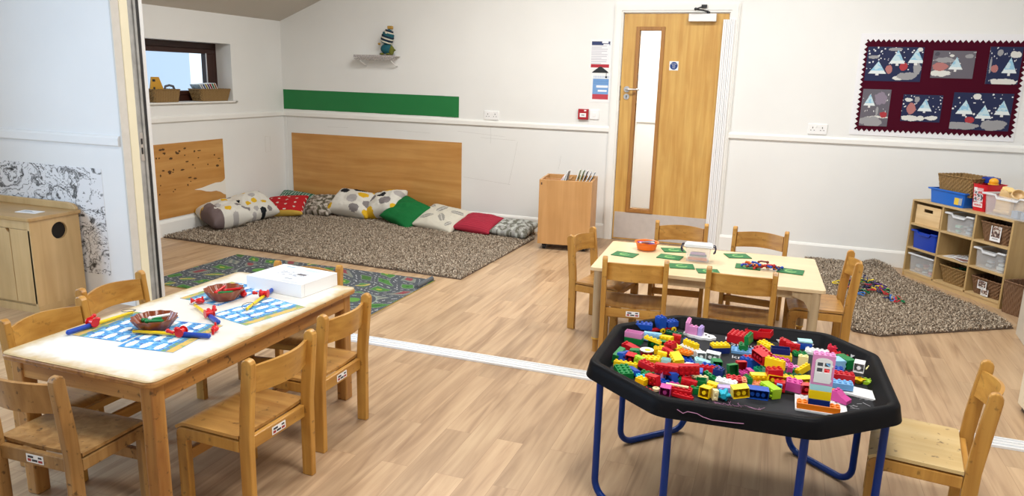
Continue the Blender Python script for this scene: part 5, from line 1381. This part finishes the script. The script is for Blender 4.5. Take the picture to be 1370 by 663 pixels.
for b_ in BRICKS: brick(*b_)
FZ2 = FZ+.0008
P, U = .016, .0096
# small wagon with yellow wheels
t = thing('toy_wagon', 'red toy wagon with yellow wheels carrying three blue bricks', 'toy vehicle', (4.680, -3.822, FZ2), R(43))
G().b2(-.064, .064, -.014, .014, .011, .0205).b2(.064, .074, -.004, .004, .012, .017).build('chassis', PM['red'], t, bevel=.001)
for sx in (-.004, .050):
    for sy in (-1, 1):
        wl_ = G().cyl((sx, sy*.0145, .0115), (sx, sy*.022, .0115), .0115, seg=22).build('wheel', PM['yellow'], t, bevel=.0012)
        G().cyl((sx, sy*.0221, .0115), (sx, sy*.0225, .0115), .0042, seg=12).build('hub', BLACK, wl_)
def plate(x, y, yaw, poly, lab, studs, h=.0062, name='toy_base_plate', col='white'):
    g = G().prism(poly, 'z', 0, h)
    for sx, sy in studs: g.cyl((sx, sy, h), (sx, sy, h+.0026), SR, seg=10)
    o = g.build(name, PM[col], None, (x, y, FZ2), (0, 0, R(yaw))); return tag(o, lab, 'toy brick', 'toy bricks in the black tray')
def cloudpoly(a, b, n, k=.006): return [((a-k+k*abs(math.cos(n*t_/2)))*math.cos(t_), (b-k+k*abs(math.cos(n*t_/2)))*math.sin(t_)) for t_ in [2*PI*i/96 for i in range(96)]]
plate(4.835, -3.812, -12, cloudpoly(.068, .036, 9), 'white cloud shaped base plate under the pink and lilac bricks', [(.024+.016*i, .008*(1-2*(i % 2))) for i in range(2)]+[(.04, -.008), (.024, .008)], .009)
plate(5.196, -3.730, -4, cloudpoly(.075, .036, 11, .003), 'white oval base plate under the lime brick', [(-.05, 0), (-.034, .01), (.05, .0), (.034, -.012)], .0088)
st_ = [((i-3.5)*P, (j-3.5)*P) for i in range(8) for j in range(8)]
plate(5.272, -4.325, 0, rrect(.155, .150, .004, 3), 'white square base plate under the door tower', [s_ for s_ in st_ if s_[1] > -.02 and (s_[0] > .03 or s_[1] > .02)], .0062)
plate(5.400, -4.172, -14, rrect(.115, .075, .004, 3), 'plain white plate at the right, in front of the yellow flower', [], .0060)
# door tower on the square plate
def tower(kind, nx, ny, h, x, y, z, col, lab):
    g = brick_mesh(nx, ny, h); o = g.build('toy_brick', PM[col], None, (x, y, z), (0, 0, R(1))); return tag(o, lab, 'toy brick', 'toy bricks in the black tray')
zb = FZ2+.0064+.0005
tower('b', 8, 2, 2, 5.262, -4.3805, zb, 'orange', 'orange long brick along the front of the square base plate')
zt = zb+2*U+.0004
tower('b', 4, 2, 2, 5.262, -4.379, zt, 'navy', 'navy brick at the bottom of the door tower'); zt += 2*U+.0004
tower('b', 4, 2, 3, 5.262, -4.379, zt, 'yellow', 'yellow brick in the middle of the door tower'); zt += 3*U+.0004
tower('b', 4, 2, 2, 5.262, -4.379, zt, 'aqua', 'pale aqua brick under the pink door frame'); zt += 2*U+.0004
t = thing('toy_door', 'pink toy door frame with a white door on top of the brick tower', 'toy door', (5.262, -4.379, zt), R(1))
g = G(); a, b, Hh = .032, .016, .098
outer = [(-a, 0), (a, 0), (a, Hh), (-a, Hh)]
arch = [(-.0255, .006), (.0255, .006), (.0255, .070)]+[(.0255*math.cos(R(k)), .070+.020*math.sin(R(k))) for k in range(15, 166, 15)]+[(-.0255, .070)]
bm = g.bm
g.b2(-a, -.0255, -b, b, .006, Hh).b2(.0255, a, -b, b, .006, Hh).b2(-a, a, -b, b, 0, .006).b2(-.0255, .0255, -b, b, .090, Hh)
for s in (-1, 1): g.prism([(s*.0255, .070)]+[(s*.0255*math.cos(R(k)), .070+.020*math.sin(R(k))) for k in range(15, 91, 15)]+[(s*.0255, .090)], 'y', -b, b)
for i in range(4):
    for j in range(2): g.cyl(((i-1.5)*P, (j-.5)*P, Hh), ((i-1.5)*P, (j-.5)*P, Hh+SH), SR, seg=12)
g.build('door_frame', PM['pink'], t)
g = G(); y0, y1 = -.0165, -.0135
g.b2(-.0245, .0245, y0, y1, .007, .042)
for x0, x1 in ((-.0245, -.0185), (-.0025, .0025), (.0185, .0245)): g.b2(x0, x1, y0, y1, .042, .078)
for z0_, z1_ in ((.056, .061), (.074, .078)): g.b2(-.0185, -.0025, y0, y1, z0_, z1_).b2(.0025, .0185, y0, y1, z0_, z1_)
g.prism([(-.0245, .078), (.0245, .078)]+[(.0245*math.cos(R(k)), .078+.011*math.sin(R(k))) for k in range(15, 166, 15)], 'y', y0, y1)
g.b2(.0245, .027, -.018, -.012, .014, .020).b2(.0245, .027, -.018, -.012, .062, .068)
g.build('door_leaf', PM['white'], t)

# ------------------------------------------------------------------ cubby shelf with everything in and on it
BK = Vector((6.088, -.250, 0)); BR = R(-57.8)
MB_ = Matrix.Translation(BK) @ Matrix.Rotation(BR, 4, 'Z')
def at(x, y, z): return MB_ @ Vector((x, y, z))
BL, BD, BH, TH2 = .935, .300, .618, .015
t = thing('cubby_shelf', 'birch plywood cubby shelf of nine compartments in the right corner', 'shelf unit', tuple(BK), BR)
zs = [.045, .238, .428]           # shelf tops
cw = (BL-TH2)/3
G().b2(0, TH2, 0, BD, 0, BH-TH2).build('side_panel', PLYZ, t, bevel=.002)
G().b2(BL-TH2, BL, 0, BD, 0, BH-TH2).build('side_panel', PLYZ, t, bevel=.002)
for k in (1, 2): G().b2(cw*k, cw*k+TH2, .002, BD-.006, zs[0]+.0003, BH-TH2-.0003).build('divider', PLYZ, t)
g = G().prism([(0, BH-TH2), (BL, BH-TH2), (BL, BH), (.03, BH), (.009, BH-.004), (0, BH-.012)], 'y', -.002, BD); g.build('top_board', PLYX, t, bevel=.002)
for z in zs:
    for k in range(3):
        G().b2(cw*k+TH2+.0003, cw*(k+1)-.0003, 0, BD-.006, z-TH2, z).build('shelf_board', PLYX, t, bevel=.0015)
G().b2(TH2+.0003, BL-TH2-.0003, .004, .016, 0, zs[0]-TH2-.0003).build('plinth', PLYX, t)
G().b2(TH2+.0003, BL-TH2-.0003, BD-.0055, BD, 0, BH-TH2-.0003).build('back_panel', PLYX, t)
def cell(c, r): return cw*c+TH2+(cw-TH2)/2, (zs[2], zs[1], zs[0])[r]+.0006
TRB = mat('blue_tray_plastic', (.008, .13, .56, 1), .3); TRB2 = mat('deep_blue_tray_plastic', (.006, .045, .40, 1), .3)
def tray_box(lab, pos, w_, d_, h_, m, rz=BR, clear=False, name='storage_tray', notch=True, rimm=None):
    t = thing(name, lab, 'storage tray', tuple(pos), rz)
    tub(G(), w_*.86, d_*.90, w_*.93, d_*.95, h_-.012, .0028, .0, .018).build('tray_body', m, t, smooth=True)
    g = G(); rw = .012; x0, y0 = w_/2, d_/2
    if notch:
        nx = w_*.20
        pr = [(-x0, h_-.012), (-nx-.015, h_-.012), (-nx, h_-.034), (nx, h_-.034), (nx+.015, h_-.012), (x0, h_-.012), (x0, h_), (nx+.018, h_), (nx+.004, h_-.020), (-nx-.004, h_-.020), (-nx-.018, h_), (-x0, h_)]
        g.prism(pr, 'y', -y0-.004, -y0+.010)
    else: g.b2(-x0, x0, -y0, -y0+rw, h_-.012, h_)
    g.b2(-x0, x0, y0-rw, y0, h_-.012, h_).b2(-x0, -x0+rw, -y0+.010, y0-rw, h_-.012, h_).b2(x0-rw, x0, -y0+.010, y0-rw, h_-.012, h_)
    g.build('tray_rim', rimm or m, t, bevel=.002)
    return t
def basket(lab, pos, w_, d_, h_, rz, m=WICK, wb=.84, name='wicker_basket', parts=None):
    t = thing(name, lab, 'basket', tuple(pos), rz)
    g = G(); bm = g.bm; R_ = []; N_ = 14
    for (s, z, r) in [(wb+(1-wb)*k/8, h_*k/8, .02) for k in range(9)]:
        ring = []
        per = rrect(w_*s, d_*s, .022, 6)
        # refine and ripple the sides so the weave stands proud
        pts = []
        for a, b in zip(per, per[1:]+per[:1]):
            m_ = max(1, int(math.hypot(b[0]-a[0], b[1]-a[1])/.008))
            for q in range(m_): pts.append((a[0]+(b[0]-a[0])*q/m_, a[1]+(b[1]-a[1])*q/m_))
        for i, (x, y) in enumerate(pts): ring.append((x, y, z, i))
        R_.append(ring)
    n0 = min(len(r) for r in R_)
    V = []
    for j, ring in enumerate(R_):
        row = []
        for k in range(n0):
            x, y, z, i = ring[int(k*len(ring)/n0)]
            f = 1+.016*((-1)**(k//2+j))
            row.append(bm.verts.new((x*f, y*f, z)))
        V.append(row)
    inn = [bm.verts.new((v.co.x*.93, v.co.y*.90, v.co.z)) for v in V[-1]]
    inb = [bm.verts.new((v.co.x*.93, v.co.y*.90, .008)) for v in V[0]]
    V += [inn, inb]
    for a, b in zip(V, V[1:]):
        for k in range(n0): bm.faces.new((a[k], a[(k+1) % n0], b[(k+1) % n0], b[k]))
    bm.faces.new(V[0][::-1]); bm.faces.new(V[-1])
    g.build('basket_body', m, t)
    rim = G(); per = rrect(w_*1.0, d_*1.0, .024, 6); per.append(per[0])
    pts = []
    for a, b in zip(per, per[1:]):
        m_ = max(1, int(math.hypot(b[0]-a[0], b[1]-a[1])/.01))
        for q in range(m_): 
            i = len(pts); pts.append((a[0]+(b[0]-a[0])*q/m_, a[1]+(b[1]-a[1])*q/m_, h_+.002*math.sin(i*1.9)))
    pts.append(pts[0]); rim.tube(pts, .0055, 7).build('basket_rim', m, t, smooth=True)
    return t
def photo_card(par, w_, h_, x, y, z, seed, rx=90):
    def f(u, v):
        if u < .08 or u > .92 or v < .05 or v > .95 or v < .28: return (.8, .8, .8) if not (.2 < u < .8 and .12 < v < .19) else (.3, .3, .3)
        q = fbm(u*5, v*5, seed); return (.05, .03, .03) if q > .05 else (.30, .18, .14) if q > -.2 else (.62, .58, .52)
    return painted('photo_label', w_, h_, 24, 30, f, .001, 'wall', par, (x, y, z))
# row 1
x, z = cell(0, 0)
t = thing('wooden_crate', 'pale pine crate with a hand slot in the top left compartment', 'crate', tuple(at(x, .125, z)), BR)
g = G(); w_, d_, h_ = .250, .22, .150
g.b2(-w_/2, w_/2, -d_/2, -d_/2+.010, 0, .100).b2(-w_/2, -.045, -d_/2, -d_/2+.010, .100, .125).b2(.045, w_/2, -d_/2, -d_/2+.010, .100, .125).b2(-w_/2, w_/2, -d_/2, -d_/2+.010, .125, h_)
g.build('slotted_front', PINE, t, bevel=.0012)
G().b2(-w_/2, w_/2, d_/2-.01, d_/2, 0, h_).build('back_board', PINE, t)
for s in (-1, 1): G().b2(*sorted((s*w_/2, s*(w_/2-.010))), -d_/2+.0102, d_/2-.0102, 0, h_).build('side_board', PINE, t)
G().b2(-w_/2+.0102, w_/2-.0102, -d_/2+.0102, d_/2-.0102, 0, .006).build('crate_bottom', PINE, t)
x, z = cell(1, 0); tray_box('clear tray of greenish pieces in the top middle compartment', at(x, .135, z), .265, .26, .145, CLEAR, rimm=CLEAR2)
GP = [mat('pale_green_piece', (.30, .55, .42, 1)), mat('grey_piece', (.35, .40, .42, 1)), mat('clearish_piece', (.6, .66, .66, 1))]
def fill(tn, lab, cx, cy, z, w_, d_, n, mats, s=(.02, .045), seed=1, layers=2, grp=None, nm='play_piece', ct='toy piece'):
    rd = random.Random(seed); out = []; cols = max(2, int(math.sqrt(n/layers*w_/d_)+.5)); per = math.ceil(n/layers); rows = max(1, math.ceil(per/cols))
    for k in range(n):
        l, q = divmod(k, per); i, j = q % cols, q//cols
        lx = (i+.5)/cols*w_-w_/2; ly = (j+.5)/rows*d_-d_/2; sz = rd.uniform(*s)*.5
        px = min(w_/cols*.42, sz*1.4); py = min(d_/rows*.42, sz); hh = rd.uniform(.35, .6)*sz
        p = at(cx+lx, cy+ly, z+hh+l*.030)
        mm = mats[k % len(mats)]
        o = G().prism(rrect(px*2, py*2, min(px, py)*.5, 3), 'z', -hh, hh).build(nm, mm, None, p, (0, 0, BR+rd.uniform(-.25, .25)), bevel=.001)
        vert = '' if layers == 1 else ('lower ', 'upper ')[l]
        cn = ['left', 'middle left', 'middle', 'middle right', 'right'] if cols > 3 else ['left', 'middle', 'right']
        rn = ['front', 'centre', 'back'] if rows > 2 else ['front', 'back']
        tag(o, vert+rn[min(j, len(rn)-1)]+' '+cn[min(i, len(cn)-1)]+' '+lab, ct, grp or lab); out.append(o)
    return out
fill(0, 'pale piece in the clear tray, top middle compartment', x, .135, z+.006, .20, .20, 12, GP, seed=3)
x, z = cell(2, 0); b = basket('wicker basket with a photo label in the top right compartment', at(x, .125, z), .255, .22, .135, BR, WICKD, .80)
photo_card(b, .085, .105, .015, -.1075, .068, 4)
# row 2
x, z = cell(0, 1); tray_box('deep blue tray in the left compartment of the middle row', at(x, .130, z), .265, .25, .140, TRB2)
x, z = cell(1, 1)
for k, (dx, dy, a, c, lab) in enumerate(((-.04, .07, 12, (.80, .80, .80), 'white card lying lowest on the middle shelf compartment'), (.05, .05, -14, (.30, .12, .08), 'rust coloured card leaning right in the middle compartment'), (.02, .10, 25, (.75, .77, .80), 'pale card on top of the loose cards in the middle compartment'), (.07, .14, -30, (.12, .12, .14), 'dark edged card at the back of the middle compartment'))):
    def f(u, v, c=c): return (.8, .8, .8) if (u < .1 or u > .9 or v < .12 or v > .88) else (c if (u*6) % 1 > .35 else (.10, .10, .12))
    o = painted('picture_card', .17, .12, 24, 16, f, .0018, 'flat', None, tuple(at(x+dx*.8, dy+.02, z+.0002+.0042*k)), (0, 0, BR+R(a))); tag(o, lab, 'card', 'loose cards on the middle shelf')
x, z = cell(2, 1); tray_box('cloudy clear tray in the right compartment of the middle row', at(x, .130, z), .265, .25, .140, CLEAR, rimm=CLEAR2)
fill(0, 'grey piece in the clear tray of the middle row', x, .13, z+.006, .20, .18, 8, [GP[1], GP[2]], seed=5)
# row 3
x, z = cell(0, 2); tray_box('clear tray of mixed pieces in the bottom left compartment', at(x, .130, z), .265, .25, .145, CLEAR, rimm=CLEAR2, notch=False)
fill(0, 'mixed piece in the clear tray, bottom left compartment', x, .13, z+.006, .20, .18, 14, [mat('beige_piece', (.5, .36, .24, 1)), GP[2], mat('rose_piece', (.5, .2, .2, 1)), GP[1]], seed=6)
x, z = cell(1, 2); basket('golden wicker basket of green things in the bottom middle compartment', at(x, .125, z), .250, .22, .125, BR, WICK, .78)
fill(0, 'green piece in the basket, bottom middle compartment', x, .125, z+.100, .16, .13, 6, [GRNP, mat('dull_green_piece', (.08, .2, .1, 1))], seed=7, layers=1)
x, z = cell(2, 2); b = basket('brown wicker basket with photo labels in the bottom right compartment', at(x, .125, z), .262, .22, .120, BR, WICKD, .84)
photo_card(b, .075, .060, -.02, -.1110, .075, 6); photo_card(b, .062, .048, .01, -.1105, .028, 9)
# on top
zt = BH+.0008
b = tray_box('bright blue tray on the left of the cubby shelf top', at(.305, .155, zt), .36, .29, .110, TRB, notch=False)
painted('yellow_label', .07, .075, 12, 12, lambda u, v: (.75, .52, .05) if u < .62 else (.35, .38, .42), .001, 'wall', b, (.115, -.1345, .055))
t = basket('empty wicker basket resting in the blue tray on the cubby shelf', at(.345, .150, zt+.078), .330, .25, .140, BR+R(2), WICK, .86)
t = thing('red_tub', 'red plastic tub with a white picture label on the cubby shelf top', 'tub', tuple(at(.566, .130, zt)), BR)
tub(G(), .100, .150, .122, .185, .190, .0025, .004, .018).build('tub_body', mat('tub_red', (.62, .01, .02, 1), .25), t, smooth=True)
def tl(u, v):
    if u < .06 or u > .94 or v < .04 or v > .96: return (.55, .01, .02)
    if v > .84: return (.8, .8, .8) if u < .35 or (v*30) % 1 < .4 else (.6, .03, .05)
    if v < .24: return (.55, .02, .04) if (.12 < u < .88 and (u*11) % 1 < .75 and .08 < v < .18) else (.8, .8, .8)
    q = fbm(u*4, v*6, 2); return (.08, .07, .09) if q > .15 else (.7, .7, .72) if q > -.25 else (.55, .10, .10)
painted('tub_label', .090, .150, 38, 60, tl, .001, 'wall', t, (0, -.0850, .098), (R(5.2), 0, 0))
TRW = mat('blue_wood', (.01, .04, .30, 1), .4)
t = G().prism([(-.05, 0), (.05, 0), (.05, .03), (-.02, .045), (-.05, .04)], 'y', -.035, .035).build('toy_block', TRW, None, at(.535, .165, zt+.1938), (0, 0, BR), bevel=.003); tag(t, 'dark blue wedge block lying on the red tub', 'toy block')
g = G().ball((0, 0, .022), (.030, .030, .024), 18).cyl((0, 0, 0), (0, 0, .008), .034, seg=24); t = g.build('toy_ball', mat('orange_yellow', (.85, .40, .02, 1), .4), None, at(.600, .120, zt+.1938), smooth=True); tag(t, 'round orange toy piece on the right of the red tub', 'toy')
ct = tray_box('large clear tray of wooden pieces at the right end of the cubby shelf top', at(.845, .145, zt), .41, .29, .150, CLEAR, notch=True, rimm=CLEAR2)
WT = wood('pale_toy_wood', (.78, .55, .27, 1), (.62, .40, .17, 1), 'x', 2, .45, .08)
for k, (dx, dy, dz, a, L, lab) in enumerate(((-.10, -.06, .022, 4, .12, 'wooden rod on the bottom of the large clear tray, left'), (.02, -.04, .022, -20, .11, 'wooden rod on the bottom of the large clear tray, middle'), (.09, .03, .022, 30, .10, 'wooden rod on the bottom of the large clear tray, right'), (-.05, .05, .022, 10, .12, 'wooden rod at the back of the large clear tray'))):
    o = G().cyl((-L/2, 0, 0), (L/2, 0, 0), .015, seg=18).build('wooden_rod', WT, None, at(.845+dx, .145+dy, zt+dz), (0, 0, BR+R(a)), smooth=True); tag(o, lab, 'wooden piece', 'wooden pieces in the large clear tray')
GB = mat('grey_blue_block', (.25, .32, .42, 1), .5)
for k, (dx, dy, lab) in enumerate(((.04, -.085, 'grey blue block in the large clear tray, front left'), (.11, -.08, 'grey blue block in the large clear tray, front middle'), (.13, .09, 'grey blue block in the large clear tray, back right'))):
    o = G().box((0, 0, 0), (.05, .04, .05)).build('toy_block', GB, None, at(.845+dx, .145+dy, zt+.0305), (0, 0, BR), bevel=.003); tag(o, lab, 'toy block')
g = G().prism([(-.055, 0), (-.03, -.03), (0, -.02), (.03, -.032), (.055, -.005), (.05, .02), (.02, .018), (.0, .034), (-.03, .022), (-.05, .026)], 'z', 0, .014)
o = g.build('wooden_figure', mat('pale_yellow_wood', (.85, .62, .25, 1), .45), None, at(.740, .115, zt+.172), (R(12), R(8), BR), bevel=.004); tag(o, 'flat pale wooden figure lying highest on the pile in the clear tray', 'wooden toy')
g = G().lathe([(.018, 0), (.040, .012), (.046, .035), (.040, .055), (.034, .057), (.030, .030), (.01, .020)], 28)
o = g.build('wooden_cup', WT, None, at(.810, .120, zt+.124), (R(30), R(38), BR), smooth=True); tag(o, 'small wooden cup tipped on its side on the wooden pile', 'wooden cup')
o = G().prism([(.05*math.cos(R(k*15)), .03*math.sin(R(k*15))) for k in range(24)], 'z', 0, .05).build('wooden_block', WT, None, at(.730, .115, zt+.1205), (0, R(10), BR+R(20)), bevel=.006); tag(o, 'thick oval wooden block under the flat wooden figure', 'wooden block')
o = G().prism(rrect(.10, .07, .03), 'z', 0, .082).build('wooden_block', WT, None, at(.775, .175, zt+.036), (0, 0, BR), bevel=.006); tag(o, 'large rounded wooden block low in the clear tray', 'wooden block')
o = G().prism(rrect(.11, .06, .02), 'z', 0, .085).build('wooden_block', WT, None, at(.735, .105, zt+.034), (0, 0, BR+R(8)), bevel=.006); tag(o, 'wooden block supporting the oval one in the clear tray', 'wooden block')

# brown basket and units at the right edge
basket('tall brown wicker basket on the floor at the right end of the cubby shelf', at(1.075, .075, .001), .235, .22, .215, BR, WICKD, .90)
t = thing('pale_cabinet', 'cream cabinet cut by the right edge of the photo, nearest the track', 'cabinet', (6.238, -3.05, 0), 0)
CAB = mat('cream_cabinet_laminate', (.74, .66, .50, 1), .4)
G().prism([(.0, .158), (.012, -.150), (.42, -.150), (.42, .158)], 'z', .03, .31).build('carcass', CAB, t, bevel=.003)
G().prism([(.018, .150), (.024, -.145), (.40, -.145), (.40, .150)], 'z', 0, .0298).build('plinth', BLACK, t)
G().b2(.004, .43, -.158, .164, .3102, .328).build('worktop', PLYX, t, bevel=.003)
for k in (0, 1): G().b2(.025+.198*k, .215+.198*k, -.1585, -.1505, .05, .30).build('door', CAB, t, bevel=.002)
t = thing('grey_shelf_unit', 'pale grey upright shelf unit at the right edge beyond the cream cabinet', 'shelf unit', (6.545, -1.66, 0), R(-4))
GU = mat('pale_grey_panel', (.60, .56, .48, 1), .45)
G().b2(0, .018, -.30, .06, 0, .62).build('side_panel', GU, t, bevel=.002)
G().b2(.50, .518, -.30, .06, 0, .62).build('side_panel', GU, t, bevel=.002)
for z in (.04, .32, .602): G().b2(.0185, .4995, -.295, .055, z, z+.016).build('shelf_board', GU, t)
G().b2(.0185, .4995, .045, .054, .0565, .6015).build('back_panel', GU, t)
tray_box('small light blue tray on the floor in front of the grey shelf unit', (6.640, -2.12, .001), .23, .20, .07, mat('sky_blue_tray', (.08, .36, .72, 1), .3), rz=R(0), notch=False)

# ------------------------------------------------------------------ window sill baskets and books
zs_ = WZ0+.0006
sb_ = basket('wicker basket on the window sill beside the partition edge', (-.088, -1.585, zs_), .315, .150, .108, R(90), WICK, .88)
basket('wicker basket of bright books at the right end of the window sill', (-.088, -.985, zs_), .415, .150, .108, R(90), WICK, .84)
g = G().prism([(-.10, 0), (.10, 0), (.02, .185), (-.06, .185)], 'x', -.006, .006); o = g.build('folder_board', mat('mustard_card', (.62, .32, .03, 1), .5), None, (-.085, -1.625, zs_+.030)); tag(o, 'mustard sloping board standing in the left sill basket', 'board')
G().b2(.0062, .0075, -.055, -.025, .145, .165).b2(.0062, .0075, -.05, -.03, .07, .10).build('printed_mark', BLACK, o)
o = G().tube([(0, -.055, 0), (0, -.045, .025), (0, 0, .034), (0, .045, .025), (0, .055, 0)], .010, 10).build('basket_handle', mat('grey_handle', (.10, .10, .12, 1), .4), sb_, (.100, 0, .1105), (0, 0, R(-90)), smooth=True)
bk = [('orange', (.75, .25, .03)), ('green', (.10, .40, .12)), ('red', (.60, .04, .05)), ('purple', (.20, .08, .30)), ('yellow', (.75, .60, .08)), ('blue', (.05, .20, .50)), ('white', (.75, .75, .78)), ('pale blue', (.50, .65, .78))]
for k, (n_, c) in enumerate(bk):
    y = -.900-.026*k
    t = thing('childrens_book', '%s book %s in the right sill basket' % (n_, ('at the far right', 'second from the right', 'third from the right', 'fourth from the right', 'in the middle', 'left of the middle', 'second from the left', 'leaning at the far left')[k]), 'book', (-.088, y, zs_+.014), 0, 'books in the right sill basket')
    rm = Matrix.Rotation(R(26+k*1.2), 4, 'X'); off = rm @ Vector((0, 0, .085))
    g = G().box(off, (.115, .009, .165), m=rm.to_3x3()); g.build('cover', mat('sill_book_'+'abcdefgh'[k], (*c, 1), .4, noise_amt=.5, nscale=30), t, bevel=.001)
    off = rm @ Vector((.001, 0, .0855)); G().box(off, (.1155, .006, .1655), m=rm.to_3x3()).build('pages', PAPERW, t)

# ------------------------------------------------------------------ plastic links on the smaller rug
rd = random.Random(21)
LC = [('navy', (.012, .02, .09)), ('red', (.50, .02, .03)), ('green', (.01, .20, .07)), ('black', (.015, .015, .02)), ('yellow', (.80, .62, .03)), ('purple', (.10, .03, .20)), ('blue', (.02, .16, .55)), ('crimson', (.40, .02, .06))]
lm = {n_: mat('link_'+n_, (*c, 1), .3) for n_, c in LC}
spots = []
for k in range(46): a = rd.uniform(0, 2*PI); r = math.sqrt(rd.random()); spots.append((5.735+.165*r*math.cos(a), -.98+.17*r*math.sin(a), None))
spots += [(5.93, -1.19, 'red'), (5.95, -1.235, 'green'), (5.90, -1.215, 'blue'), (5.87, -1.23, 'navy'), (5.93, -1.25, 'red'), (5.56, -.93, 'yellow'), (5.70, -1.19, 'blue'), (5.73, -.86, 'yellow'), (5.78, -.90, 'yellow')]
pos = ['at the back', 'at the left', 'in the middle', 'at the right', 'in front']
for k, (x, y, cn) in enumerate(spots):
    n_ = cn or LC[[0, 3, 2, 1, 3, 5, 2, 7, 0, 4][k % 10]][0]
    a, b = .030, .016; pts = [(a*math.cos(t_), b*math.sin(t_)+.004*math.sin(3*t_), .004*math.sin(2*t_)) for t_ in [2*PI*i/18 for i in range(17)]]
    d0 = math.hypot(x-5.735, y+.98); h = .040+(max(0, .085*(1-d0/.17))*rd.uniform(.3, 1))
    o = G().tube(pts, .0042, 7).build('plastic_link', lm[n_], None, (x, y, h), (R(rd.uniform(-25, 25)), R(rd.uniform(-25, 25)), rd.uniform(0, PI)), smooth=True)
    if x > 5.86 and y < -1.15 and cn: lab = '%s plastic link %s, right of the heap on the rug' % (n_, ('nearest the heap', 'farthest right', 'second from the heap', 'third from the heap', 'in front')[k-46])
    elif cn: lab = '%s plastic link %s on the smaller rug' % (n_, ('alone by the chair', 'at the front left of the heap', 'standing at the back of the heap', 'arched over the top of the heap')[k-51])
    else:
        q = ('at the back', 'in the middle', 'at the front')[0 if y > -.92 else 1 if y > -1.04 else 2]; q2 = (' left', '', ' right')[0 if x < 5.68 else 1 if x < 5.79 else 2]
        lab = '%s plastic link %s%s of the heap on the smaller rug' % (n_, q, q2)
    tag(o, lab, 'plastic link', 'heap of coloured plastic links on the smaller rug')
